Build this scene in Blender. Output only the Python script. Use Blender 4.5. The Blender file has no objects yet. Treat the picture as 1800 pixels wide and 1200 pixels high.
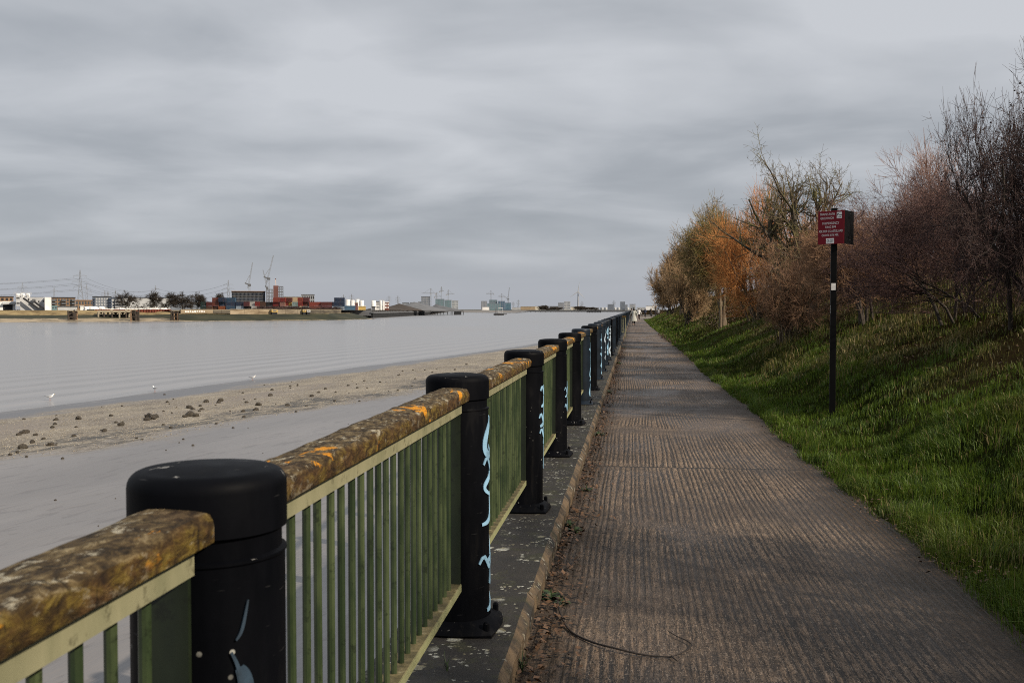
import bpy, math, random
import numpy as np
from mathutils import Vector, Matrix
random.seed(11)
rng = np.random.default_rng(11)
S = bpy.context.scene
COL = S.collection
R = math.radians
PI = math.pi

# ------------------------------------------------------------------ camera
F = 1766.0            # focal length in photo pixels (photo 1800 x 1200)
HOR = 543.5           # horizon row
EYE = 1.6
YAW = math.atan(0.121)
TILT = math.atan((600 - HOR) / F)
FWD = np.array((-math.sin(YAW), math.cos(YAW), 0.0))
RGT = np.array((math.cos(YAW), math.sin(YAW), 0.0))

cam_d = bpy.data.cameras.new('camera')
cam = bpy.data.objects.new('camera', cam_d)
COL.objects.link(cam)
cam.location = (0, 0, EYE)
cam.rotation_euler = (PI / 2 - TILT, 0, YAW)
cam_d.sensor_width = 36
cam_d.lens = 36 * F / 1800
cam_d.clip_start = 0.05
cam_d.clip_end = 30000
cam_d.dof.use_dof = True
cam_d.dof.focus_distance = 9.0
cam_d.dof.aperture_fstop = 9.0
S.camera = cam


def at(px, py, z):
    """photo pixel -> point on the horizontal plane at height z"""
    cx, cy = (px - 900) / F, -(py - 600) / F
    up = np.cross(RGT, FWD * math.cos(TILT) + np.array((0, 0, -math.sin(TILT))))
    d = FWD * math.cos(TILT) + np.array((0, 0, -math.sin(TILT))) + cx * RGT + cy * up
    t = (z - EYE) / d[2]
    p = np.array((0, 0, EYE)) + d * t
    return p


def far(px, D, z=0.0):
    p = FWD * D + RGT * ((px - 900) / F * D)
    return np.array((p[0], p[1], z))


def hz(py, D):
    return EYE - (py - HOR) / F * D


# ------------------------------------------------------------------ tags
def tag(o, label=None, cat=None, group=None, kind=None):
    if label: o['label'] = label
    if cat: o['category'] = cat
    if group: o['group'] = group
    if kind: o['kind'] = kind
    return o


def empty(name, loc, rz=0.0, label=None, cat=None, group=None):
    o = bpy.data.objects.new(name, None)
    o.empty_display_size = 0.2
    COL.objects.link(o)
    o.location = loc
    o.rotation_euler = (0, 0, rz)
    return tag(o, label, cat, group)


def link(name, me, mat=None, parent=None):
    o = bpy.data.objects.new(name, me)
    COL.objects.link(o)
    if mat is not None and len(me.materials) == 0:
        me.materials.append(mat)
    if parent is not None:
        o.parent = parent
    return o


KIDS = {}


def copy_tree(o, parent=None):
    c = o.copy()
    COL.objects.link(c)
    if parent is not None:
        c.parent = parent
    for ch in list(o.children):
        copy_tree(ch, c)
    return c


# ------------------------------------------------------------------ mesh builder
class MB:
    def __init__(self):
        self.v, self.f = [], []

    def add(self, vs, fs):
        n = len(self.v)
        self.v.extend([tuple(map(float, p)) for p in vs])
        self.f.extend([tuple(i + n for i in f) for f in fs])
        return self

    def box(self, x0, x1, y0, y1, z0, z1):
        vs = [(x0, y0, z0), (x1, y0, z0), (x1, y1, z0), (x0, y1, z0), (x0, y0, z1), (x1, y0, z1), (x1, y1, z1), (x0, y1, z1)]
        return self.add(vs, [(0, 3, 2, 1), (4, 5, 6, 7), (0, 1, 5, 4), (1, 2, 6, 5), (2, 3, 7, 6), (3, 0, 4, 7)])

    def cbox(self, x0, x1, y0, y1, z0, z1, c):
        """box with its upright edges and top edges chamfered"""
        self.prism([(x0 + c, y0), (x1 - c, y0), (x1, y0 + c), (x1, y1 - c), (x1 - c, y1), (x0 + c, y1), (x0, y1 - c), (x0, y0 + c)], z0, z1 - c, top=False)
        n = len(self.v)
        lo = [self.v[n - 8 + i] for i in range(8)]
        cx, cy = (x0 + x1) / 2, (y0 + y1) / 2
        hi = [(p[0] + (c if p[0] < cx else -c), p[1] + (c if p[1] < cy else -c), z1) for p in lo]
        self.v.extend(hi)
        for i in range(8):
            j = (i + 1) % 8
            self.f.append((n - 8 + i, n - 8 + j, n + j, n + i))
        self.f.append(tuple(range(n, n + 8)))
        return self

    def prism(self, poly, z0, z1, top=True):
        k = len(poly)
        n = len(self.v)
        self.v.extend([(p[0], p[1], z0) for p in poly] + [(p[0], p[1], z1) for p in poly])
        for i in range(k):
            j = (i + 1) % k
            self.f.append((n + i, n + j, n + k + j, n + k + i))
        self.f.append(tuple(n + i for i in reversed(range(k))))
        if top: self.f.append(tuple(n + k + i for i in range(k)))
        return self

    def bar(self, a, b, w, h=None, ref=(0, 0, 1)):
        a, b = Vector(a), Vector(b)
        h = w if h is None else h
        d = (b - a)
        if d.length < 1e-6: return self
        d.normalize()
        rf = Vector(ref)
        if abs(d.dot(rf)) > 0.95: rf = Vector((0, 1, 0)) if abs(d.y) < 0.9 else Vector((1, 0, 0))
        u = d.cross(rf).normalized()
        v = u.cross(d).normalized()
        vs = []
        for p in (a, b):
            for s, t in ((-1, -1), (1, -1), (1, 1), (-1, 1)):
                vs.append(p + u * (s * w / 2) + v * (t * h / 2))
        return self.add(vs, [(0, 1, 2, 3), (7, 6, 5, 4), (0, 4, 5, 1), (1, 5, 6, 2), (2, 6, 7, 3), (3, 7, 4, 0)])

    def tube(self, pts, rad, n=8, cap=True):
        pts = [Vector(p) for p in pts]
        if not hasattr(rad, '__len__'): rad = [rad] * len(pts)
        base = len(self.v)
        u = None
        for i, p in enumerate(pts):
            t = (pts[min(i + 1, len(pts) - 1)] - pts[max(i - 1, 0)]).normalized()
            if u is None:
                rf = Vector((0, 0, 1)) if abs(t.z) < 0.9 else Vector((1, 0, 0))
                u = t.cross(rf).normalized()
            else:
                u = (u - t * u.dot(t)).normalized()
            v = t.cross(u)
            for k in range(n):
                a = 2 * PI * k / n
                self.v.append(tuple(p + (u * math.cos(a) + v * math.sin(a)) * rad[i]))
        for i in range(len(pts) - 1):
            for k in range(n):
                a, b = base + i * n + k, base + i * n + (k + 1) % n
                self.f.append((a, b, b + n, a + n))
        if cap:
            self.f.append(tuple(base + k for k in reversed(range(n))))
            e = base + (len(pts) - 1) * n
            self.f.append(tuple(e + k for k in range(n)))
        return self

    def lathe(self, prof, n=32, c=(0, 0, 0), sx=1.0, sy=1.0):
        base = len(self.v)
        for r, z in prof:
            for k in range(n):
                a = 2 * PI * k / n
                self.v.append((c[0] + r * math.cos(a) * sx, c[1] + r * math.sin(a) * sy, c[2] + z))
        for i in range(len(prof) - 1):
            for k in range(n):
                a, b = base + i * n + k, base + i * n + (k + 1) % n
                self.f.append((a, b, b + n, a + n))
        self.f.append(tuple(base + k for k in reversed(range(n))))
        e = base + (len(prof) - 1) * n
        self.f.append(tuple(e + k for k in range(n)))
        return self

    def ball(self, c, r, n=10, m=7, s=(1, 1, 1)):
        prof = [(max(1e-4, math.sin(PI * i / m)) * r, -math.cos(PI * i / m) * r * s[2]) for i in range(m + 1)]
        return self.lathe(prof, n, c, s[0], s[1])

    def mesh(self, name, smooth=False, angle=None):
        me = bpy.data.meshes.new(name)
        me.from_pydata(self.v, [], self.f)
        me.update()
        if smooth:
            me.polygons.foreach_set('use_smooth', [True] * len(me.polygons))
            if angle is not None:
                me.set_sharp_from_angle(angle=R(angle))
        return me

    def build(self, name, mat, parent=None, smooth=False, angle=35):
        return link(name, self.mesh(name, smooth, angle if smooth else None), mat, parent)


def np_mesh(name, V, Fs, smooth=False, attrs=None, colors=None):
    """V (n,3); Fs list of int arrays (m,k)"""
    me = bpy.data.meshes.new(name)
    V = np.ascontiguousarray(V, dtype=np.float32)
    if not isinstance(Fs, (list, tuple)): Fs = [Fs]
    Fs = [f for f in Fs if len(f)]
    loops = np.concatenate([f.ravel() for f in Fs]).astype(np.int32)
    starts, o = [], 0
    for f in Fs:
        starts.append(o + np.arange(len(f)) * f.shape[1]); o += f.size
    starts = np.concatenate(starts).astype(np.int32)
    me.vertices.add(len(V)); me.vertices.foreach_set('co', V.ravel())
    me.loops.add(len(loops)); me.loops.foreach_set('vertex_index', loops)
    me.polygons.add(len(starts)); me.polygons.foreach_set('loop_start', starts)
    me.update(calc_edges=True)
    if smooth: me.polygons.foreach_set('use_smooth', np.ones(len(starts), dtype=bool))
    for k, a in (attrs or {}).items():
        at_ = me.attributes.new(k, 'FLOAT', 'POINT'); at_.data.foreach_set('value', np.ascontiguousarray(a, dtype=np.float32))
    if colors is not None:
        ca = me.color_attributes.new('Col', 'FLOAT_COLOR', 'POINT')
        c4 = np.ones((len(V), 4), dtype=np.float32); c4[:, :3] = colors
        ca.data.foreach_set('color', c4.ravel())
    return me


def grid_faces(nr, nc):
    i = np.arange(nr - 1)[:, None] * nc + np.arange(nc - 1)[None, :]
    i = i.ravel()
    return np.stack([i, i + 1, i + nc + 1, i + nc], 1)


# value noise -------------------------------------------------------
_tab = rng.random((256, 256)).astype(np.float64)


def vnoise(x, y, s=1.0, o=0):
    x = np.asarray(x, float) / s + 37.3 * o; y = np.asarray(y, float) / s + 91.7 * o
    xi, yi = np.floor(x).astype(int), np.floor(y).astype(int)
    fx, fy = x - xi, y - yi
    fx, fy = fx * fx * (3 - 2 * fx), fy * fy * (3 - 2 * fy)
    g = lambda a, b: _tab[a & 255, b & 255]
    return (g(xi, yi) * (1 - fx) + g(xi + 1, yi) * fx) * (1 - fy) + (g(xi, yi + 1) * (1 - fx) + g(xi + 1, yi + 1) * fx) * fy


def fbm(x, y, s=1.0, o=0, n=3):
    t, a, w = 0, 0.5, 0
    for i in range(n):
        t = t + a * vnoise(x, y, s, o + i * 3); w += a; a *= 0.5; s *= 0.5
    return t / w


def sstep(a, b, x):
    t = np.clip((np.asarray(x, float) - a) / (b - a), 0, 1)
    return t * t * (3 - 2 * t)


# ------------------------------------------------------------------ node helper
class NB:
    def __init__(self, nt):
        self.nt = nt; self.N = nt.nodes; self.L = nt.links

    def node(self, t, **kw):
        n = self.N.new(t)
        for k, v in kw.items(): setattr(n, k, v)
        return n

    def put(self, sock, v):
        if v is None: return
        if isinstance(v, bpy.types.NodeSocket): self.L.new(v, sock)
        elif isinstance(v, (tuple, list)) and len(v) == 3 and sock.type == 'RGBA': sock.default_value = (*v, 1)
        else: sock.default_value = v

    def coord(self, kind='Object'): return self.node('ShaderNodeTexCoord').outputs[kind]

    def geo(self, k='Position'): return self.node('ShaderNodeNewGeometry').outputs[k]

    def mapping(self, vec, scale=(1, 1, 1), rot=(0, 0, 0), loc=(0, 0, 0)):
        m = self.node('ShaderNodeMapping'); self.put(m.inputs['Vector'], vec)
        m.inputs['Scale'].default_value = scale; m.inputs['Rotation'].default_value = rot; self.put(m.inputs['Location'], loc)
        return m.outputs[0]

    def noise(self, vec, scale, detail=4, rough=0.55, dist=0.0, out='Fac'):
        n = self.node('ShaderNodeTexNoise'); self.put(n.inputs['Vector'], vec)
        self.put(n.inputs['Scale'], scale); n.inputs['Detail'].default_value = detail
        n.inputs['Roughness'].default_value = rough; n.inputs['Distortion'].default_value = dist
        return n.outputs[out]

    def voro(self, vec, scale, feature='F1', out='Distance', rand=1.0):
        n = self.node('ShaderNodeTexVoronoi', feature=feature); self.put(n.inputs['Vector'], vec)
        n.inputs['Scale'].default_value = scale; n.inputs['Randomness'].default_value = rand
        return n.outputs[out]

    def math(self, op, a, b=None, c=None, clamp=False):
        n = self.node('ShaderNodeMath', operation=op); n.use_clamp = clamp
        self.put(n.inputs[0], a)
        if b is not None: self.put(n.inputs[1], b)
        if c is not None: self.put(n.inputs[2], c)
        return n.outputs[0]

    def step(self, v, a, b, lo=0.0, hi=1.0):
        n = self.node('ShaderNodeMapRange', interpolation_type='SMOOTHSTEP'); self.put(n.inputs[0], v)
        n.inputs[1].default_value = a; n.inputs[2].default_value = b; n.inputs[3].default_value = lo; n.inputs[4].default_value = hi
        return n.outputs[0]

    def ramp(self, fac, stops, interp='LINEAR'):
        n = self.node('ShaderNodeValToRGB'); self.put(n.inputs[0], fac)
        cr = n.color_ramp; cr.interpolation = interp
        while len(cr.elements) < len(stops): cr.elements.new(0.5)
        for e, (p, c) in zip(cr.elements, stops): e.position = p; e.color = (*c, 1)
        return n.outputs[0]

    def mix(self, fac, a, b, mode='MIX'):
        n = self.node('ShaderNodeMix', data_type='RGBA', blend_type=mode)
        self.put(n.inputs[0], fac); self.put(n.inputs[6], a); self.put(n.inputs[7], b)
        return n.outputs[2]

    def sep(self, vec):
        n = self.node('ShaderNodeSeparateXYZ'); self.put(n.inputs[0], vec); return n.outputs

    def comb(self, x, y, z):
        n = self.node('ShaderNodeCombineXYZ')
        for i, v in enumerate((x, y, z)): self.put(n.inputs[i], v)
        return n.outputs[0]

    def bump(self, h, strength=0.5, dist=0.01, normal=None):
        n = self.node('ShaderNodeBump'); n.inputs['Strength'].default_value = strength; n.inputs['Distance'].default_value = dist
        self.put(n.inputs['Height'], h); self.put(n.inputs['Normal'], normal)
        return n.outputs[0]

    def attr(self, name, out='Fac'):
        return self.node('ShaderNodeAttribute', attribute_name=name).outputs[out]

    def rand(self): return self.node('ShaderNodeObjectInfo').outputs['Random']

    def objcol(self): return self.node('ShaderNodeObjectInfo').outputs['Color']

    def vadd(self, a, b):
        n = self.node('ShaderNodeVectorMath', operation='ADD'); self.put(n.inputs[0], a); self.put(n.inputs[1], b); return n.outputs[0]

    def shifted(self):
        """object coordinates shifted by the object's own random number"""
        r = self.math('MULTIPLY', self.rand(), 57.0)
        return self.vadd(self.coord(), self.comb(r, self.math('MULTIPLY', r, 1.7), self.math('MULTIPLY', r, 0.6)))


def material(name, fn):
    m = bpy.data.materials.new(name); m.use_nodes = True
    b = NB(m.node_tree); p = m.node_tree.nodes['Principled BSDF']
    fn(b, p)
    return m


def plain(name, col, rough=0.7, var=0.25, scale=1.0, metal=0.0, bump=0.0):
    def fn(b, p):
        c = b.shifted()
        n = b.noise(c, scale, 5, 0.6)
        dark = tuple(x * (1 - var) for x in col); lite = tuple(min(1, x * (1 + var)) for x in col)
        b.put(p.inputs['Base Color'], b.ramp(n, [(0.3, dark), (0.7, lite)]))
        p.inputs['Roughness'].default_value = rough; p.inputs['Metallic'].default_value = metal
        if bump: b.put(p.inputs['Normal'], b.bump(b.noise(c, scale * 8, 4), bump, 0.01))
    return material(name, fn)
# ------------------------------------------------------------------ world, sun
SUN_AZ = Vector((1.0, -0.42, 0)).normalized()
SUN_EL = R(34)
w = bpy.data.worlds.new('World'); S.world = w; w.use_nodes = True
b = NB(w.node_tree)
bgn = w.node_tree.nodes['Background']; outn = w.node_tree.nodes['World Output']
sky = b.node('ShaderNodeTexSky', sky_type='NISHITA')
sky.sun_disc = False; sky.sun_elevation = SUN_EL
sky.sun_rotation = math.atan2(SUN_AZ.x, SUN_AZ.y)
b.put(bgn.inputs['Color'], sky.outputs[0]); bgn.inputs['Strength'].default_value = 0.06
d = b.mapping(b.coord('Generated'), rot=(0, 0, -YAW))
x, y, z = b.sep(d)
zc = b.math('ADD', b.math('MAXIMUM', z, 0.0), 0.13)
u = b.math('DIVIDE', x, zc); v = b.math('DIVIDE', y, zc)
n1 = b.noise(b.comb(b.math('MULTIPLY', u, 0.85), v, 2.6), 1.15, 5, 0.48, 0.4)
n2 = b.noise(b.comb(b.math('MULTIPLY', u, 0.55), b.math('MULTIPLY', v, 0.7), 6.3), 0.75, 3, 0.5, 0.3)
n3 = b.noise(b.comb(b.math('MULTIPLY', u, 1.0), v, 7.7), 3.0, 4, 0.5, 0.3)
cl = b.math('ADD', b.math('MULTIPLY', n1, 0.46), b.math('MULTIPLY', n2, 0.44))
cl = b.math('ADD', cl, b.math('MULTIPLY', n3, 0.10))
# the bands get closer and softer towards the horizon
soft = b.step(z, 0.0, 0.16)
cl = b.math('ADD', b.math('MULTIPLY', b.math('SUBTRACT', cl, 0.48), b.math('ADD', b.math('MULTIPLY', soft, 0.75), 0.35)), 0.48)
cl = b.math('ADD', cl, b.step(z, 0.12, 0.42, 0.0, 0.07))
ccol = b.ramp(cl, [(0.35, (0.335, 0.361, 0.398)), (0.45, (0.408, 0.434, 0.472)), (0.52, (0.500, 0.524, 0.562)), (0.61, (0.61, 0.632, 0.67))])
hor = b.step(z, 0.0, 0.07)
ccol = b.mix(hor, (0.425, 0.445, 0.492), ccol)
bg2 = b.node('ShaderNodeBackground'); b.put(bg2.inputs['Color'], ccol); bg2.inputs['Strength'].default_value = 1.0
mx = b.node('ShaderNodeMixShader'); mx.inputs[0].default_value = 0.93
b.L.new(bgn.outputs[0], mx.inputs[1]); b.L.new(bg2.outputs[0], mx.inputs[2]); b.L.new(mx.outputs[0], outn.inputs['Surface'])

sl = bpy.data.lights.new('sun', 'SUN'); sl.energy = 5.0; sl.angle = R(0.6); sl.color = (1.0, 0.86, 0.68)
so = bpy.data.objects.new('sun', sl); COL.objects.link(so)
tosun = Vector((SUN_AZ.x * math.cos(SUN_EL), SUN_AZ.y * math.cos(SUN_EL), math.sin(SUN_EL)))
so.rotation_euler = tosun.to_track_quat('Z', 'Y').to_euler(); so.location = (30, -30, 60)
S.view_settings.view_transform = 'Standard'; S.view_settings.look = 'None'
S.view_settings.exposure = 0.0; S.view_settings.gamma = 1.0
S.cycles.max_bounces = 6; S.cycles.transparent_max_bounces = 8
S.cycles.sample_clamp_indirect = 2.5
S.cycles.sample_clamp_direct = 2.5
S.cycles.use_denoising = False
S.cycles.use_adaptive_sampling = False
S.cycles.filter_width = 1.0

M = {}


def fn(b, p):      # black coated steel posts
    c = b.shifted()
    n = b.noise(b.mapping(c, (1, 1, 0.35)), 5, 6, 0.65)
    base = b.ramp(n, [(0.35, (0.0015, 0.0018, 0.0028)), (0.6, (0.003, 0.0034, 0.005)), (0.75, (0.011, 0.011, 0.012))])
    z = b.sep(b.coord())[2]
    dust = b.math('MULTIPLY', b.step(b.noise(b.mapping(c, (9, 9, 1.4)), 2.2, 5, 0.7), 0.5, 0.75), b.step(z, 1.0, 0.1))
    base = b.mix(b.math('MULTIPLY', dust, 0.30), base, (0.022, 0.020, 0.018))
    spots = b.math('MULTIPLY', b.step(b.voro(c, 26, 'F1'), 0.16, 0.1), b.step(b.noise(c, 3.1, 2), 0.60, 0.68))
    base = b.mix(spots, base, (0.36, 0.36, 0.33))
    scr = b.math('MULTIPLY', b.step(b.noise(b.mapping(c, (3, 3, 40), rot=(0.4, 0.2, 0)), 3, 3), 0.69, 0.72), 0.35)
    base = b.mix(scr, base, (0.05, 0.05, 0.052))
    drop = b.math('MULTIPLY', b.step(b.noise(c, 17, 4, 0.65, 0.4), 0.655, 0.675), b.step(b.sep(b.geo('Normal'))[2], 0.3, 0.8))
    base = b.mix(b.math('MULTIPLY', drop, 0.75), base, (0.30, 0.30, 0.29))
    b.put(p.inputs['Base Color'], base)
    b.put(p.inputs['Roughness'], b.step(n, 0.3, 0.75, 0.46, 0.68)); p.inputs['Specular IOR Level'].default_value = 0.05
    b.put(p.inputs['Normal'], b.bump(b.noise(c, 60, 4), 0.12, 0.003))


M['post'] = material('black post paint', fn)
M['bluepost'] = plain('post black with blue sheen', (0.007, 0.012, 0.020), 0.42, 0.45, 5)  # bluish reflection of the far posts put into their colour
M['bluepost'].node_tree.nodes['Principled BSDF'].inputs['Specular IOR Level'].default_value = 0.25


def fn(b, p):      # old hardwood rail: gold moss on the sides, grey flecked top, orange lichen
    c = b.shifted()
    N = b.sep(b.geo('Normal'))[2]
    top = b.step(b.math('ADD', N, b.math('MULTIPLY', b.math('SUBTRACT', b.noise(c, 18, 5, 0.7), 0.5), 0.9)), 0.25, 0.75)
    fine = b.noise(b.mapping(c, (1, 0.45, 1)), 46, 6, 0.72, 0.5)
    mid = b.noise(b.mapping(c, (1, 0.6, 1)), 13, 5, 0.65, 0.3)
    big = b.noise(c, 3.4, 4, 0.6)
    side = b.ramp(fine, [(0.32, (0.016, 0.009, 0.004)), (0.46, (0.060, 0.036, 0.009)), (0.56, (0.130, 0.088, 0.014)), (0.70, (0.24, 0.18, 0.055))])
    side = b.mix(b.step(mid, 0.42, 0.62), side, b.ramp(fine, [(0.35, (0.020, 0.010, 0.004)), (0.55, (0.080, 0.042, 0.014)), (0.7, (0.17, 0.105, 0.040))]))
    cap = b.ramp(fine, [(0.34, (0.012, 0.008, 0.004)), (0.46, (0.050, 0.033, 0.015)), (0.56, (0.120, 0.086, 0.040)), (0.68, (0.29, 0.235, 0.14))])
    col = b.mix(top, side, cap)
    dark = b.step(big, 0.52, 0.66)
    col = b.mix(b.math('MULTIPLY', dark, 0.7), col, b.ramp(fine, [(0.4, (0.018, 0.010, 0.006)), (0.62, (0.070, 0.040, 0.019))]))
    pl_ = b.math('MULTIPLY', b.step(b.noise(b.mapping(c, (1, 0.55, 1)), 17, 6, 0.78, 0.6), 0.56, 0.615), b.step(top, 0.0, 1.0, 0.25, 0.9))
    col = b.mix(pl_, col, b.mix(fine, (0.26, 0.235, 0.17), (0.55, 0.51, 0.40)))
    cr = b.step(b.noise(b.mapping(c, (2.2, 9, 2.2)), 3.0, 4, 0.65, 0.3), 0.40, 0.35)
    col = b.mix(b.math('MULTIPLY', cr, 0.6), col, (0.014, 0.009, 0.005))
    og = b.math('MULTIPLY', b.step(b.noise(b.mapping(c, (1, 0.6, 1)), 4.9, 6, 0.64, 0.4), 0.580, 0.605), b.step(N, -0.1, 0.3))
    col = b.mix(og, col, b.mix(fine, (0.50, 0.15, 0.008), (0.66, 0.34, 0.02)))
    b.put(p.inputs['Base Color'], col)
    p.inputs['Roughness'].default_value = 0.85; p.inputs['Specular IOR Level'].default_value = 0.25
    h = b.math('ADD', b.math('MULTIPLY', fine, 1.1), b.math('ADD', b.math('MULTIPLY', mid, 0.6), b.math('MULTIPLY', cr, -0.5)))
    b.put(p.inputs['Normal'], b.bump(h, 1.0, 0.012))


M['timber'] = material('weathered timber', fn)


def paint(name, a, c_, dirt, rough=0.5):
    def fn(b, p):
        c = b.shifted()
        n = b.noise(b.mapping(c, (1, 1, 0.3)), 9, 5, 0.6)
        col = b.mix(b.step(n, 0.35, 0.68), a, c_)
        dt = b.step(b.noise(c, 21, 5, 0.75), 0.54, 0.68)
        col = b.mix(b.math('MULTIPLY', dt, 0.7), col, dirt)
        b.put(p.inputs['Base Color'], col); p.inputs['Roughness'].default_value = rough
        b.put(p.inputs['Normal'], b.bump(n, 0.15, 0.003))
    return material(name, fn)


M['cream'] = paint('faded cream green paint', (0.275, 0.265, 0.165), (0.20, 0.20, 0.12), (0.06, 0.055, 0.03))
M['green'] = paint('green railing paint', (0.019, 0.034, 0.013), (0.066, 0.088, 0.038), (0.007, 0.012, 0.005), 0.42)
M['greenshade'] = paint('green railing paint in shade', (0.008, 0.014, 0.006), (0.015, 0.023, 0.010), (0.004, 0.006, 0.003))  # end plates: same green, their unlit look put into the colour


def fn(b, p):      # bottom rail with moss and dirt on top
    c = b.shifted()
    top = b.step(b.sep(b.geo('Normal'))[2], 0.4, 0.9)
    n = b.noise(c, 14, 5, 0.7)
    side = b.mix(n, (0.16, 0.175, 0.08), (0.30, 0.30, 0.16))
    moss = b.ramp(n, [(0.3, (0.035, 0.03, 0.012)), (0.5, (0.09, 0.075, 0.03)), (0.62, (0.16, 0.13, 0.06)), (0.75, (0.33, 0.31, 0.2))])
    b.put(p.inputs['Base Color'], b.mix(top, side, moss)); p.inputs['Roughness'].default_value = 0.75
    b.put(p.inputs['Normal'], b.bump(b.noise(c, 70, 5, 0.7), 0.6, 0.006))


M['lowrail'] = material('mossy lower rail', fn)


def fn(b, p):      # coping: dark concrete with lichen rosettes
    c = b.shifted()
    n = b.noise(c, 4, 6, 0.65)
    col = b.ramp(n, [(0.3, (0.010, 0.009, 0.008)), (0.55, (0.021, 0.018, 0.015)), (0.75, (0.042, 0.036, 0.027))])
    wob = b.noise(c, 30, 3, out='Color')
    cw = b.mix(0.035, c, wob)
    for sc, thr, lo in ((7.5, 0.28, 0.55), (15, 0.30, 0.54), (34, 0.32, 0.52)):
        vd = b.voro(cw, sc)
        gate = b.step(b.noise(c, sc * 0.23, 3), lo, lo + 0.06)
        ring = b.math('MULTIPLY', b.step(b.math('ADD', vd, b.math('MULTIPLY', b.math('SUBTRACT', b.noise(c, sc * 5, 4, 0.7), 0.5), 0.35)), thr, thr - 0.07), gate)
        tone = b.mix(b.step(b.noise(c, 9, 4), 0.4, 0.6), (0.40, 0.41, 0.37), (0.17, 0.155, 0.09))
        col = b.mix(ring, col, tone)
    mossy = b.step(b.noise(c, 6.5, 6, 0.7), 0.50, 0.62)
    col = b.mix(b.math('MULTIPLY', mossy, 0.7), col, (0.026, 0.027, 0.010))
    edge = b.step(b.sep(b.geo('Normal'))[0], 0.35, 0.75)  # side facing the path painted pale brown, as if sunlit
    col = b.mix(b.math('MULTIPLY', edge, b.step(n, 0.35, 0.65)), col, (0.13, 0.088, 0.048))
    b.put(p.inputs['Base Color'], col); p.inputs['Roughness'].default_value = 0.7
    b.put(p.inputs['Normal'], b.bump(b.math('ADD', b.noise(c, 60, 6, 0.7), b.math('MULTIPLY', b.noise(c, 12, 4, 0.6), 1.5)), 0.9, 0.012))


M['coping'] = material('lichen spotted coping concrete', fn)
M['wallface'] = plain('old river wall concrete', (0.11, 0.10, 0.085), 0.85, 0.4, 0.8, bump=0.4)


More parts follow.
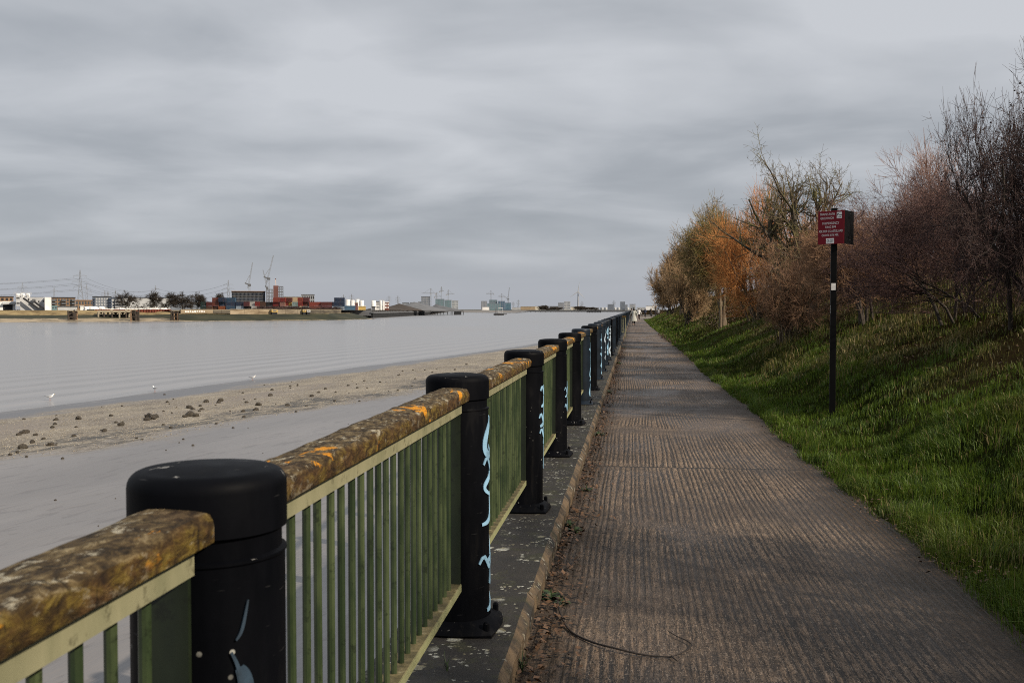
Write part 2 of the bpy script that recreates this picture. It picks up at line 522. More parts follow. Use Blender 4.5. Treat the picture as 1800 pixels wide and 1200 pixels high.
def fn(b, p):      # brushed concrete path, laid in bays
    c = b.geo('Position')
    x, y, z = b.sep(c)
    bay = b.math('FLOOR', b.math('DIVIDE', b.math('SUBTRACT', y, 4.05), 6.2))
    by = b.math('FRACT', b.math('DIVIDE', b.math('SUBTRACT', y, 4.05), 6.2))
    wn = b.node('ShaderNodeTexWhiteNoise', noise_dimensions='1D'); b.put(wn.inputs['W'], bay)
    br = wn.outputs['Value']
    warp = b.math('MULTIPLY', b.math('SUBTRACT', b.noise(b.mapping(c, (1.2, 0.28, 1)), 1.0, 2), 0.5), 0.10)
    xx = b.math('ADD', b.math('ADD', x, warp), b.math('MULTIPLY', br, 0.37))
    warp = b.math('ADD', warp, b.math('MULTIPLY', b.math('SUBTRACT', b.noise(b.mapping(c, (4.5, 0.06, 1)), 1.0, 3, 0.6), 0.5), 0.16))
    xx = b.math('ADD', b.math('ADD', x, warp), b.math('MULTIPLY', br, 0.37))
    fine = b.math('MULTIPLY', b.math('SUBTRACT', b.noise(b.mapping(c, (24, 0.9, 1)), 1.0, 4, 0.6), 0.5), 0.020)
    g = b.math('SINE', b.math('MULTIPLY', b.math('ADD', xx, fine), 2 * PI / 0.047))
    g = b.math('ADD', b.math('MULTIPLY', g, 0.5), 0.5)
    # where the brush marks are worn away: patches along each bay
    wear = b.noise(b.comb(b.math('MULTIPLY', x, 0.55), b.math('MULTIPLY', y, 0.42), br), 1.3, 4, 0.6, 0.3)
    far_half = b.step(b.math('ADD', by, b.math('MULTIPLY', br, 0.3)), 0.35, 0.6)
    amp = b.step(b.math('SUBTRACT', wear, b.math('MULTIPLY', far_half, b.math('MULTIPLY', b.math('SINE', b.math('MULTIPLY', bay, 1.57)), 0.16))), 0.34, 0.50, 0.14, 1.0)
    rag = b.noise(b.mapping(c, (1, 0.10, 1)), 60, 6, 0.72, 0.4)
    pit = b.noise(c, 120, 4, 0.7)
    h = b.math('MULTIPLY', b.math('MULTIPLY', g, amp), b.step(rag, 0.25, 0.6, 0.25, 1.1))
    h = b.math('ADD', h, b.math('ADD', b.math('MULTIPLY', rag, 0.55), b.math('MULTIPLY', pit, 0.35)))
    jt = b.math('ADD', by, b.math('MULTIPLY', b.math('SUBTRACT', b.noise(b.comb(x, bay, 0.0), 3.5, 4, 0.6), 0.5), 0.008))
    joint = b.step(b.math('ABSOLUTE', b.math('SUBTRACT', jt, 0.5)), 0.4955, 0.4985)
    joint = b.math('MULTIPLY', joint, b.step(b.noise(b.comb(x, bay, 0), 2.2, 3), 0.3, 0.5, 0.35, 1.0))
    h = b.math('SUBTRACT', h, b.math('MULTIPLY', joint, 1.6))
    # colours
    tone = b.noise(c, 0.75, 5, 0.6)
    col = b.ramp(tone, [(0.3, (0.130, 0.090, 0.063)), (0.5, (0.215, 0.152, 0.105)), (0.7, (0.32, 0.232, 0.160))])
    groove = b.math('MULTIPLY', b.step(h, 0.88, 0.58), b.step(amp, 0, 1, 0.45, 1.0))
    col = b.mix(groove, col, (0.020, 0.014, 0.010))
    blk = b.step(b.noise(b.mapping(c, (1, 0.14, 1)), 44, 6, 0.78, 0.4), 0.50, 0.565)
    col = b.mix(b.math('MULTIPLY', blk, b.step(tone, 0.3, 0.6, 0.85, 0.55)), col, (0.020, 0.016, 0.014))
    pale_ = b.step(b.noise(b.mapping(c, (1, 0.16, 1)), 70, 5, 0.75), 0.54, 0.63)  # pale streaks of random tone in the concrete
    col = b.mix(b.math('MULTIPLY', pale_, 0.55), col, (0.36, 0.285, 0.22))
    pitd = b.step(b.noise(b.mapping(c, (1, 0.5, 1)), 78, 3, 0.6), 0.575, 0.60)
    col = b.mix(b.math('MULTIPLY', pitd, 0.85), col, (0.016, 0.012, 0.010))
    pale_grain = b.step(b.noise(b.mapping(c, (1, 0.6, 1), loc=(3, 7, 0)), 92, 3, 0.6), 0.60, 0.625)  # pale aggregate grains in the concrete
    col = b.mix(b.math('MULTIPLY', pale_grain, 0.6), col, (0.40, 0.31, 0.235))
    agg = b.step(b.noise(c, 160, 3, 0.6), 0.62, 0.70)
    col = b.mix(b.math('MULTIPLY', agg, 0.55), col, (0.24, 0.17, 0.11))
    bl = b.step(b.noise(b.mapping(c, (1, 0.4, 1)), 2.3, 6, 0.72), 0.50, 0.64)
    col = b.mix(b.math('MULTIPLY', bl, 0.6), col, (0.045, 0.037, 0.033))
    cross = b.noise(b.comb(b.math('MULTIPLY', x, 0.22), b.math('MULTIPLY', y, 0.8), 3.3), 1.0, 5, 0.65)
    col = b.mix(b.step(cross, 0.44, 0.62, 0.0, 0.55), col, (0.060, 0.046, 0.038))
    col = b.mix(joint, col, (0.018, 0.014, 0.01))
    # dirt gathers along the two edges
    e1 = b.step(b.math('ADD', x, b.math('MULTIPLY', b.noise(c, 2.5, 5, 0.7), 0.55)), 0.12, -0.22)
    e2 = b.step(b.math('ADD', x, b.math('MULTIPLY', b.noise(c, 2.1, 5, 0.7), 0.7)), 1.75, 2.15)
    ed = b.math('MAXIMUM', e1, e2)
    dirt = b.ramp(b.noise(c, 40, 5, 0.7), [(0.35, (0.016, 0.011, 0.006)), (0.55, (0.05, 0.031, 0.016)), (0.72, (0.12, 0.062, 0.028))])
    col = b.mix(b.math('MULTIPLY', ed, 0.9), col, dirt)
    b.put(p.inputs['Base Color'], col)
    wet = b.step(b.noise(b.mapping(c, (1, 0.5, 1)), 0.8, 4, 0.6), 0.40, 0.62)
    b.put(p.inputs['Roughness'], b.math('SUBTRACT', 0.74, b.math('MULTIPLY', wet, 0.30)))
    b.put(p.inputs['Normal'], b.bump(h, 1.0, 0.022))


M['path'] = material('brushed concrete path', fn)


def fn(b, p):      # soil and short moss under the grass
    c = b.geo('Position')
    n = b.noise(c, 1.1, 6, 0.65); f = b.noise(c, 28, 5, 0.7)
    col = b.ramp(n, [(0.3, (0.008, 0.011, 0.003)), (0.5, (0.015, 0.020, 0.005)), (0.7, (0.028, 0.029, 0.009))])
    col = b.mix(b.step(f, 0.55, 0.75), col, (0.030, 0.022, 0.011))
    up_ = b.step(b.math('ADD', b.sep(c)[0], b.math('MULTIPLY', n, 2.0)), 3.8, 5.6)
    col = b.mix(b.math('MULTIPLY', up_, 0.75), col, b.mix(f, (0.012, 0.008, 0.005), (0.05, 0.032, 0.017)))
    b.put(p.inputs['Base Color'], col); p.inputs['Roughness'].default_value = 0.95; p.inputs['Specular IOR Level'].default_value = 0.0
    b.put(p.inputs['Normal'], b.bump(f, 1.0, 0.04))


M['bank'] = material('grassy soil', fn)


def fn(b, p):
    b.put(p.inputs['Base Color'], b.attr('Col', 'Color')); p.inputs['Roughness'].default_value = 0.55
    p.inputs['Specular IOR Level'].default_value = 0.35
    nt = b.nt
    tr = b.node('ShaderNodeBsdfTranslucent'); b.put(tr.inputs['Color'], b.mix(0.5, b.attr('Col', 'Color'), (0.12, 0.15, 0.02)))
    m = b.node('ShaderNodeMixShader'); m.inputs[0].default_value = 0.3
    out = nt.nodes['Material Output']
    b.L.new(p.outputs[0], m.inputs[1]); b.L.new(tr.outputs[0], m.inputs[2]); b.L.new(m.outputs[0], out.inputs['Surface'])


M['blade'] = material('grass blade', fn)


def leafmat(name, a, c_):
    def fn(b, p):
        n = b.noise(b.coord(), 30, 3)
        b.put(p.inputs['Base Color'], b.mix(b.step(n, 0.35, 0.65), a, c_)); p.inputs['Roughness'].default_value = 0.6
    return material(name, fn)


M['deadleaf'] = leafmat('dead leaves', (0.035, 0.020, 0.010), (0.12, 0.062, 0.028))
M['weed'] = leafmat('weed leaves', (0.012, 0.026, 0.007), (0.036, 0.062, 0.015))


def fn(b, p):      # the river
    c = b.geo('Position')
    c2 = b.mapping(c, rot=(0, 0, R(-4)))
    big = b.noise(b.mapping(c2, (0.012, 0.004, 1)), 1.0, 4, 0.55)
    b.put(p.inputs['Base Color'], b.mix(big, (0.205, 0.203, 0.208), (0.265, 0.262, 0.268)))
    b.put(p.inputs['Roughness'], b.step(big, 0.35, 0.65, 0.16, 0.26))
    p.inputs['IOR'].default_value = 1.33
    r1 = b.noise(b.mapping(c2, (0.55, 0.25, 1)), 2.2, 4, 0.6)
    r2 = b.noise(b.mapping(c2, (0.10, 0.035, 1)), 1.4, 4, 0.55)
    h = b.math('ADD', b.math('MULTIPLY', r1, 0.22), b.math('MULTIPLY', r2, 0.7))
    # wavelets that run in along the beach
    ws = b.attr('shore')
    wv = b.math('SINE', b.math('ADD', b.math('MULTIPLY', ws, 1.55), b.math('MULTIPLY', b.noise(b.mapping(c2, (0.3, 0.07, 1)), 1.0, 3), 5.0)))
    near = b.step(ws, 38, 6)
    h = b.math('ADD', h, b.math('MULTIPLY', b.math('MULTIPLY', wv, near), 0.55))
    b.put(p.inputs['Normal'], b.bump(h, 0.34, 0.30))


M['water'] = material('river water', fn)


def fn(b, p):      # foreshore: band 0 waterline .. 1 foot of the shingle .. >1 wet mud
    c = b.geo('Position')
    c2 = b.mapping(c, rot=(0, 0, R(12)))
    t = b.math('ADD', b.attr('band'), b.math('MULTIPLY', b.math('SUBTRACT', b.noise(b.mapping(c2, (1, 0.3, 1)), 0.42, 7, 0.72), 0.5), 0.60))
    mudn = b.noise(b.mapping(c2, (0.55, 0.12, 1)), 0.5, 5, 0.6)
    mud = b.ramp(mudn, [(0.3, (0.140, 0.131, 0.127)), (0.7, (0.200, 0.189, 0.184))])
    rip = b.noise(b.mapping(c2, (2.6, 0.55, 1)), 1.25, 5, 0.62, 0.5)
    mud = b.mix(b.math('MULTIPLY', b.step(rip, 0.45, 0.36), 0.45), mud, (0.095, 0.083, 0.078))
    spk = b.noise(c, 9, 5, 0.75)
    gr = b.ramp(b.noise(b.mapping(c2, (1, 0.4, 1)), 0.55, 5, 0.6), [(0.32, (0.135, 0.116, 0.096)), (0.5, (0.205, 0.178, 0.138)), (0.7, (0.30, 0.262, 0.198))])
    gr = b.mix(b.step(spk, 0.53, 0.66), gr, (0.58, 0.54, 0.46))
    gr = b.mix(b.step(b.noise(c, 6.1, 5, 0.75), 0.46, 0.37), gr, (0.070, 0.058, 0.045))
    gmask = b.math('MULTIPLY', b.step(t, 0.12, 0.26), b.step(t, 1.08, 0.92))
    col = b.mix(gmask, mud, gr)
    patch = b.math('MULTIPLY', b.step(b.noise(b.mapping(c2, (1, 0.25, 1)), 0.2, 4, 0.6), 0.50, 0.60), b.math('MULTIPLY', b.step(t, 0.2, 0.3), b.step(t, 0.7, 0.5)))
    col = b.mix(b.math('MULTIPLY', patch, 0.75), col, (0.200, 0.176, 0.156))
    dk = b.math('MULTIPLY', b.step(t, 0.80, 0.86), b.step(t, 1.0, 0.93))
    dk = b.math('MULTIPLY', dk, b.step(b.noise(b.mapping(c2, (1, 0.35, 1)), 1.9, 5, 0.7), 0.42, 0.56))
    col = b.mix(b.math('MULTIPLY', dk, 0.85), col, (0.042, 0.043, 0.044))
    wetl = b.math('MULTIPLY', b.step(t, -0.05, 0.03), b.step(t, 0.20, 0.11))
    col = b.mix(b.math('MULTIPLY', wetl, 0.85), col, (0.088, 0.086, 0.090))
    b.put(p.inputs['Base Color'], col)
    b.put(p.inputs['Roughness'], b.math('ADD', b.math('MULTIPLY', gmask, 0.38), 0.34))
    h = b.math('ADD', b.math('MULTIPLY', rip, 0.9), b.math('MULTIPLY', b.math('MULTIPLY', spk, gmask), 1.2))
    b.put(p.inputs['Normal'], b.bump(h, 0.5, 0.06))


M['shore'] = material('tidal mud and shingle', fn)
M['stone'] = plain('weedy dark stone', (0.040, 0.032, 0.022), 0.75, 0.6, 3.0, bump=0.6)
M['pebble'] = leafmat('pale shingle', (0.42, 0.38, 0.30), (0.16, 0.13, 0.10))
M['sign_red'] = plain('maroon sign face', (0.165, 0.006, 0.014), 0.6, 0.12, 3); M['sign_red'].node_tree.nodes['Principled BSDF'].inputs['Specular IOR Level'].default_value = 0.2
M['sign_black'] = plain('black sign metal', (0.002, 0.002, 0.0023), 0.55, 0.3, 4); M['sign_black'].node_tree.nodes['Principled BSDF'].inputs['Specular IOR Level'].default_value = 0.12
M['white'] = plain('white print', (0.74, 0.72, 0.69), 0.5, 0.06, 4)
M['ink'] = plain('dark print', (0.05, 0.07, 0.075), 0.5, 0.1, 4)
M['graf'] = plain('pale blue spray paint', (0.22, 0.40, 0.56), 0.6, 0.35, 9)
M['grafw'] = plain('white spray paint', (0.34, 0.42, 0.50), 0.6, 0.35, 9)
M['bramble'] = plain('dark bramble bark', (0.022, 0.015, 0.011), 0.7, 0.4, 20)


def wood(name, a, c_, moss=None):
    def fn(b, p):
        c = b.coord(); n = b.noise(b.mapping(c, (1, 1, 0.4)), 6, 5, 0.65)
        col = b.mix(b.step(n, 0.3, 0.7), a, c_)
        if moss: col = b.mix(b.step(b.noise(c, 2.3, 4), 0.48, 0.62), col, moss)
        b.put(p.inputs['Base Color'], col); p.inputs['Roughness'].default_value = 0.8
        b.put(p.inputs['Normal'], b.bump(b.noise(b.mapping(c, (1, 1, 0.3)), 40, 4), 0.6, 0.01))
    return material(name, fn)


M['bark_dark'] = wood('dark bark', (0.020, 0.015, 0.011), (0.055, 0.042, 0.030))
M['bark_moss'] = wood('mossy bark', (0.030, 0.023, 0.015), (0.085, 0.066, 0.042), (0.075, 0.075, 0.022))
M['bark_tan'] = wood('tan bark', (0.085, 0.062, 0.040), (0.19, 0.145, 0.095), (0.09, 0.08, 0.03))
M['twig_dark'] = wood('blackish purple twigs', (0.020, 0.012, 0.011), (0.085, 0.045, 0.038))
M['twig_purple'] = wood('purple brown twigs', (0.046, 0.024, 0.024), (0.20, 0.108, 0.092))
M['twig_pink'] = wood('pinkish tan twigs', (0.16, 0.090, 0.072), (0.38, 0.235, 0.18))
M['twig_red'] = wood('red brown twigs', (0.14, 0.072, 0.042), (0.42, 0.245, 0.135))
M['twig_orange'] = wood('orange willow twigs', (0.36, 0.135, 0.034), (0.60, 0.27, 0.080))
M['twig_straw'] = wood('straw tan twigs', (0.19, 0.120, 0.062), (0.46, 0.31, 0.165))
M['twig_olive'] = wood('olive tan twigs', (0.14, 0.098, 0.038), (0.36, 0.25, 0.11), (0.20, 0.17, 0.045))
M['twig_moss'] = wood('lichened hawthorn twigs', (0.065, 0.050, 0.028), (0.20, 0.145, 0.075), (0.16, 0.14, 0.045))
M['berry'] = plain('dark berries', (0.020, 0.006, 0.006), 0.5, 0.4, 9)
# ------------------------------------------------------------------ setting: water, foreshore, path, bank
WZ = -3.9
wl = np.array([at(px, py, WZ)[:2] for px, py in ((-420, 775), (-200, 748), (0, 724), (140, 707), (270, 690), (444, 667), (540, 657), (700, 637), (890, 612), (960, 601))])
gl = np.array([at(px, py, -3.5)[:2] for px, py in ((-420, 905), (-200, 850), (0, 806), (120, 792), (300, 762), (420, 741), (540, 719), (753, 687), (830, 672), (900, 654), (980, 624))])
wl = wl[np.argsort(wl[:, 1])]; gl = gl[np.argsort(gl[:, 1])]


def ext(c, y):
    y = np.asarray(y, float)
    r = np.interp(y, c[:, 1], c[:, 0])
    s0 = (c[1, 0] - c[0, 0]) / (c[1, 1] - c[0, 1]); s1 = (c[-1, 0] - c[-3, 0]) / (c[-1, 1] - c[-3, 1])
    r = np.where(y < c[0, 1], c[0, 0] + (y - c[0, 1]) * s0, r)
    return np.where(y > c[-1, 1], c[-1, 0] + (y - c[-1, 1]) * s1, r)


def xw(y): return np.minimum(ext(wl, y), -2.0) + (fbm(y, y * 0, 9, 5) - 0.5) * 1.6
def xg(y): return np.minimum(ext(gl, y), -1.3) + (fbm(y, y * 0, 5, 7) - 0.5) * 0.8


ys = np.concatenate([np.arange(-12, 60, 0.45), np.arange(60, 140, 1.2), np.arange(140, 420, 4.0)])
us = np.concatenate([np.linspace(-0.25, 0, 5)[:-1], np.linspace(0, 1, 46)])
Yg, Ug = np.meshgrid(ys, us, indexing='ij')
XW, XG = xw(Yg), np.maximum(xg(Yg), xw(Yg) + 0.5)
Xg = XW + (-1.06 - XW) * Ug
bd = (Xg - XW) / (XG - XW)
Zg = np.where(bd < 0, WZ + bd * 1.2, WZ + 0.42 * sstep(0, 1.0, bd) + 0.10 * np.clip(bd - 1, 0, 3))
Zg = Zg + (fbm(Xg, Yg, 3.0, 2) - 0.5) * 0.10 * sstep(0.05, 0.3, bd) + (fbm(Xg, Yg, 0.9, 4, 3) - 0.5) * 0.05 * sstep(0.1, 0.3, bd) * (bd < 1.02)
me = np_mesh('foreshore', np.stack([Xg, Yg, Zg], -1).reshape(-1, 3), grid_faces(len(ys), len(us)), True, {'band': bd.ravel()})
tag(link('foreshore', me, M['shore']), kind='structure')


def shore_z(x, y):
    b_ = (x - xw(y)) / (np.maximum(xg(y), xw(y) + .5) - xw(y))
    return float(WZ + 0.42 * sstep(0, 1, b_) + 0.10 * np.clip(b_ - 1, 0, 3) + (fbm(x, y, 3.0, 2) - 0.5) * 0.10)


yw = np.concatenate([np.arange(-400, 0, 40), np.arange(0, 300, 4.0), np.arange(300, 7000, 150)])
sw = np.array([-9, -3, 0, 3, 6, 10, 16, 24, 34, 50, 80, 140, 300, 700, 1500, 3000, 6000.0])
Yw, Sw = np.meshgrid(yw, sw, indexing='ij')
Xw = np.where(Yw < 320, np.minimum(ext(wl, np.minimum(Yw, 320)), -1.4), -1.4) - Sw
Xw = np.where((Sw < 0), np.minimum(Xw, np.where(Yw < 290, 1e9, -1.0)), Xw)
me = np_mesh('river', np.stack([Xw, Yw, np.full_like(Xw, WZ)], -1).reshape(-1, 3), grid_faces(len(yw), len(sw))[:, ::-1], True, {'shore': Sw.ravel()})
tag(link('river', me, M['water']), kind='structure')

# path ---------------------------------------------------------------
def xe(y):
    y = np.asarray(y, float)
    return 1.97 - 0.0040 * np.clip(y, 0, 100) + (fbm(y, y * 0, 1.3, 9, 4) - 0.5) * 0.26


me = np_mesh('path', np.array([(-0.56, -12, 0), (2.6, -12, 0), (2.6, 172, 0), (-0.56, 172, 0)], float), np.array([[0, 1, 2, 3]]))
tag(link('path', me, M['path']), kind='structure')
prom = MB().add([(-0.56, 172.0, -0.004), (60, 172.0, -0.004), (60, 300, -0.004), (-0.56, 300, -0.004)], [(0, 1, 2, 3)])
tag(prom.build('promenade', plain('worn paving', (0.15, 0.13, 0.11), 0.85, 0.25, 0.3)), kind='structure')
g = MB().add([(-0.9, -60, -0.30), (3500, -60, -0.30), (3500, 1800, -0.30), (-0.9, 1800, -0.30)], [(0, 1, 2, 3)])
tag(g.build('ground', M['bank']), kind='structure')


def bank_h(x, y):
    x = np.asarray(x, float); y = np.asarray(y, float)
    dd = x - xe(y)
    h = 0.035 * sstep(-0.03, 0.10, dd) + 0.07 * sstep(0.1, 0.8, dd) + 0.44 * np.maximum(dd - 0.55, 0) * sstep(0.3, 1.4, dd)
    h = np.where(h > 2.6, 2.6 + 1.0 * (1 - np.exp(-(h - 2.6) / 1.0)), h)
    h = h + (fbm(x, y, 2.2, 12) - 0.5) * 0.22 * sstep(0.2, 1.5, dd) + (fbm(x, y, 0.5, 14, 2) - 0.5) * 0.07 * sstep(0.1, 0.5, dd)
    return np.where(dd < -0.03, -0.02, h) * sstep(172, 150, y) - 0.05 * sstep(165, 172, y)


yb = np.concatenate([np.arange(-12, 30, 0.20), np.arange(30, 80, 0.6), np.arange(80, 176, 2.0)])
db = np.concatenate([np.array([-0.05, -0.02, 0.02, 0.06, 0.1]), np.arange(0.18, 6, 0.16), np.arange(6, 16, 0.6), np.array([20, 30, 60, 120.])])
Yb, Db = np.meshgrid(yb, db, indexing='ij')
Xb = xe(Yb) + Db
me = np_mesh('grass_bank', np.stack([Xb, Yb, bank_h(Xb, Yb)], -1).reshape(-1, 3), grid_faces(len(yb), len(db)), True)
tag(link('grass_bank', me, M['bank']), kind='structure')


def ground_hit(px, py):
    p0 = np.array((0, 0, EYE)); q = at(px, py, 0.0 if py > HOR + 1 else 5.0)
    dvec = (q - p0); dvec = dvec / (dvec @ FWD)
    if py <= HOR + 1:
        dvec = FWD + RGT * ((px - 900) / F) + np.array((0, 0, -(py - HOR) / F))
    for t in np.arange(3, 170, 0.1):
        p = p0 + dvec * t
        if p[2] < float(bank_h(p[0], p[1])): return p, t
    return p, t


# ------------------------------------------------------------------ river wall, railing
PY0, PS, FX = 1.827, 2.77, -0.806
KZ = 0.125
NP = 62
wall = empty('river_wall', (0, 0, 0), 0, 'long concrete river wall with lichen spotted coping under the railing', 'river wall')
link('wall_face', MB().box(-1.06, -0.56, -12, 300, -4.4, -0.06).mesh('wall_face'), M['wallface'], wall)
cprof = [(-1.10, -0.055), (-0.505, -0.055), (-0.50, -0.05), (-0.50, 0.085), (-0.535, KZ), (-1.07, KZ), (-1.10, 0.10)]


def coping(y0, y1, seed):
    m = MB(); r = random.Random(seed)
    n = max(2, int((y1 - y0) / 0.12)) if y0 < 25 else 2
    rows = []
    for i in range(n + 1):
        y = y0 + (y1 - y0) * i / n
        jit = (lambda s: r.uniform(-s, s)) if y0 < 25 else (lambda s: 0)
        k = 0.012 if i in (0, n) else 0
        row = [(x + (jit(0.004) if j in (3, 4) else 0) - (k if j in (2, 3, 4) else 0), y, z + (jit(0.005) - k if j in (3, 4, 5) else 0)) for j, (x, z) in enumerate(cprof)]
        rows.append(row)
    vs = [p for row in rows for p in row]; P = len(cprof); fs = []
    for i in range(n):
        for j in range(P):
            a, c = i * P + j, i * P + (j + 1) % P
            fs.append((a, a + P, c + P, c))
    fs.append(tuple(range(P))); fs.append(tuple(n * P + j for j in reversed(range(P))))
    return m.add(vs, fs)


far_cop = None
for k in range(-2, 64):
    y0 = PY0 + PS * k + 0.62
    m = coping(y0 + 0.004, y0 + PS - 0.004, k)
    o = m.build('coping_stone', M['coping'], wall, True, 30)
m = MB().box(-1.10, -0.50, PY0 + PS * 64 + 0.63, 300, -0.055, KZ)
m.build('coping_stone', M['coping'], wall)

PT = EYE - 0.298        # top of the posts
PR = 0.147


def lathe_arc(r0, z0, rad, n=6):
    return [(r0 - rad + rad * math.cos(a), z0 - rad + rad * math.sin(a)) for a in [PI / 2 * i / n for i in range(n + 1)]]


H = PT - KZ
cap_prof = [(PR - 0.02, H - 0.117), (PR, H - 0.113)] + lathe_arc(PR, H - 0.004, 0.030) + [(PR - 0.06, H), (0.001, H + 0.001)]
shaft_prof = [(PR - 0.004, 0.035), (PR - 0.004, H - 0.166), (PR - 0.001, H - 0.162), (PR - 0.001, H - 0.157), (PR - 0.010, H - 0.153), (PR - 0.010, H - 0.110)]


def stroke(m, pts, wd, Rr, th=0.004):
    """paint stroke on a cylinder, pts = (angle, z)"""
    n = len(pts); L, Rg = [], []
    for i in range(n):
        a0, z0 = pts[max(0, i - 1)]; a1, z1 = pts[min(n - 1, i + 1)]
        tx, tz = (a1 - a0) * Rr, z1 - z0; l = math.hypot(tx, tz) or 1
        nx, nz = -tz / l, tx / l
        wv = wd * (0.45 + 0.55 * math.sin(PI * (i + 0.6) / (n + 0.2)))
        a, z = pts[i]
        L.append((a + nx * wv / 2 / Rr, z + nz * wv / 2)); Rg.append((a - nx * wv / 2 / Rr, z - nz * wv / 2))
    base = len(m.v)
    for rr in (Rr, Rr + th):
        for q in (L, Rg):
            for a, z in q: m.v.append((rr * math.cos(a), rr * math.sin(a), z))
    for i in range(n - 1):
        l0, r0, l1, r1 = base + i, base + n + i, base + 2 * n + i, base + 3 * n + i
        m.f += [(l1, r1, r1 + 1, l1 + 1), (l0, l1, l1 + 1, l0 + 1), (r0, r0 + 1, r1 + 1, r1)]
    return m


def tag_paint(parent, seed, mat, z0, z1, a0, a1, wd, n):
    r = random.Random(seed); m = MB(); z = z0
    while z > z1:
        kind = r.choice('sjcl'); hh = r.uniform(0.10, 0.19); am = (a0 + a1) / 2 + r.uniform(-0.15, 0.15); sp = (a1 - a0) / 2
        pts = []
        for i in range(31):
            t = i / 30
            if kind == 's': q = (am + sp * math.sin(2 * PI * t) * 0.9, z - hh * t)
            elif kind == 'j': q = (am + sp * (0.9 - 1.7 * t * t), z - hh * (1 - (1 - t) ** 2))
            elif kind == 'c': q = (am + sp * 0.85 * math.cos(PI * (0.2 + 1.6 * t)), z - hh / 2 + hh / 2 * math.sin(PI * (0.5 + 1.3 * t)))
            else: q = (am + sp * 0.35 * math.sin(3 * t) + sp * 0.2, z - hh * 1.2 * t)
            pts.append(q)
        stroke(m, pts, wd * r.uniform(0.7, 1.3), PR - 0.003)
        if r.random() < 0.5:
            zz = z - hh * r.random(); stroke(m, [(am - sp + 2 * sp * t / 8, zz + 0.03 * math.sin(t)) for t in range(9)], wd * 0.7, PR - 0.002)
        z -= hh * r.uniform(0.85, 1.1)
    return m.build('graffiti', mat, parent)


def make_post():
    t = empty('railing_post', (0, 0, 0))
    MB().lathe(shaft_prof, 40).build('shaft', M['post'], t, True, 30)
    MB().lathe(cap_prof, 48).build('cap', M['post'], t, True, 40)
    # flared base: an eight sided plate with a rolled edge
    m = MB(); n = 8; prof = [(0.215, 0.0), (0.222, 0.012), (0.205, 0.030), (0.172, 0.048), (PR + 0.002, 0.060)]
    sq = lambda a: 1.0 / max(abs(math.cos(a)), abs(math.sin(a))) * 0.86
    for i, (r, z) in enumerate(prof):
        for k in range(32):
            a = 2 * PI * k / 32; f = (sq(a) - 1) * (1 - i / 4) * 0.8 + 1
            m.v.append((r * f * math.cos(a), r * f * math.sin(a), z))
    for i in range(len(prof) - 1):
        for k in range(32):
            a, c = i * 32 + k, i * 32 + (k + 1) % 32
            m.f.append((a, c, c + 32, a + 32))
    m.build('base_plate', M['post'], t, True, 35)
    for sx, sy in ((1, 1), (1, -1), (-1, 1), (-1, -1)):
        MB().lathe([(0.014, 0.02), (0.014, 0.058), (0.008, 0.066), (0.001, 0.067)], 6, (0.152 * sx, 0.152 * sy, 0)).build('bolt', M['post'], t)
    return t


def handrail(L, seed, seg):
    """D shaped timber rail along +y, weathered by small displacements"""
    n = seg
    prof = [(-0.070, 0.0), (0.070, 0.0), (0.0725, 0.004), (0.0725, 0.036), (0.070, 0.046), (0.062, 0.054), (0.042, 0.0585), (0.014, 0.060), (-0.014, 0.060), (-0.042, 0.0585), (-0.062, 0.054), (-0.070, 0.046), (-0.0725, 0.036), (-0.0725, 0.004)]
    P = len(prof); vs = []
    for i in range(n + 1):
        y = L * i / n
        for j, (x, z) in enumerate(prof):
            s = (vnoise(y * 1.0 + seed * 9, j * 0.9, 0.06, seed) - 0.5) * 0.0032 + (vnoise(y + seed * 5, j * 0.5, 0.35, seed + 3) - 0.5) * 0.004
            edge = min(i, n - i)
            k = 0.006 if edge == 0 and j > 1 else 0
            vs.append((x * (1 - k * 3) + s * (1 if x > 0 else -1) * (j > 1), y, z + (s - k if j > 2 and j < 13 else 0)))
    fs = []
    for i in range(n):
        for j in range(P):
            a, c = i * P + j, i * P + (j + 1) % P
            fs.append((a, a + P, c + P, c))
    fs.append(tuple(range(P))); fs.append(tuple(n * P + j for j in reversed(range(P))))
    return MB().add(vs, fs)


PL = PS - 2 * 0.150     # clear length between the posts
ZB0, ZB1, ZT0, ZT1 = 0.326, 0.362, 1.133, 1.188
bal_me = MB().lathe([(0.0108, ZB1 - 0.004), (0.0108, ZT0 + 0.004)], 10).mesh('baluster', True, 30)
bal_me.materials.append(M['green'])
top_me = MB().cbox(-0.041, 0.041, 0.001, PL - 0.001, ZT0, ZT1, 0.003).mesh('top_bar'); top_me.materials.append(M['cream'])
low_me = MB().cbox(-0.038, 0.038, 0.001, PL - 0.001, ZB0, ZB1, 0.003).mesh('lower_bar'); low_me.materials.append(M['lowrail'])
end_me = MB().box(-0.035, 0.035, -0.006, 0.006, ZB1 - 0.003, ZT0 + 0.003).mesh('end_plate'); end_me.materials.append(M['greenshade'])


def make_panel(seed, seg=140):
    t = empty('green_railing', (0, 0, 0))
    o = handrail(PL + 0.028, seed, seg).build('handrail', M['timber'], t, True, 42); o.location = (0, -0.014, ZT1)
    link('top_bar', top_me, None, t); link('lower_bar', low_me, None, t)
    for y in (0.012, PL - 0.012):
        e = link('end_plate', end_me, None, t); e.location = (0, y, 0)
    nb = 23
    for i in range(nb):
        o = link('baluster', bal_me, None, t); o.location = (0, 0.012 + (PL - 0.024) * (i + 1) / (nb + 1), 0)
        o.rotation_euler = (random.uniform(-0.003, 0.003), random.uniform(-0.003, 0.003), random.random() * 6)
    return t


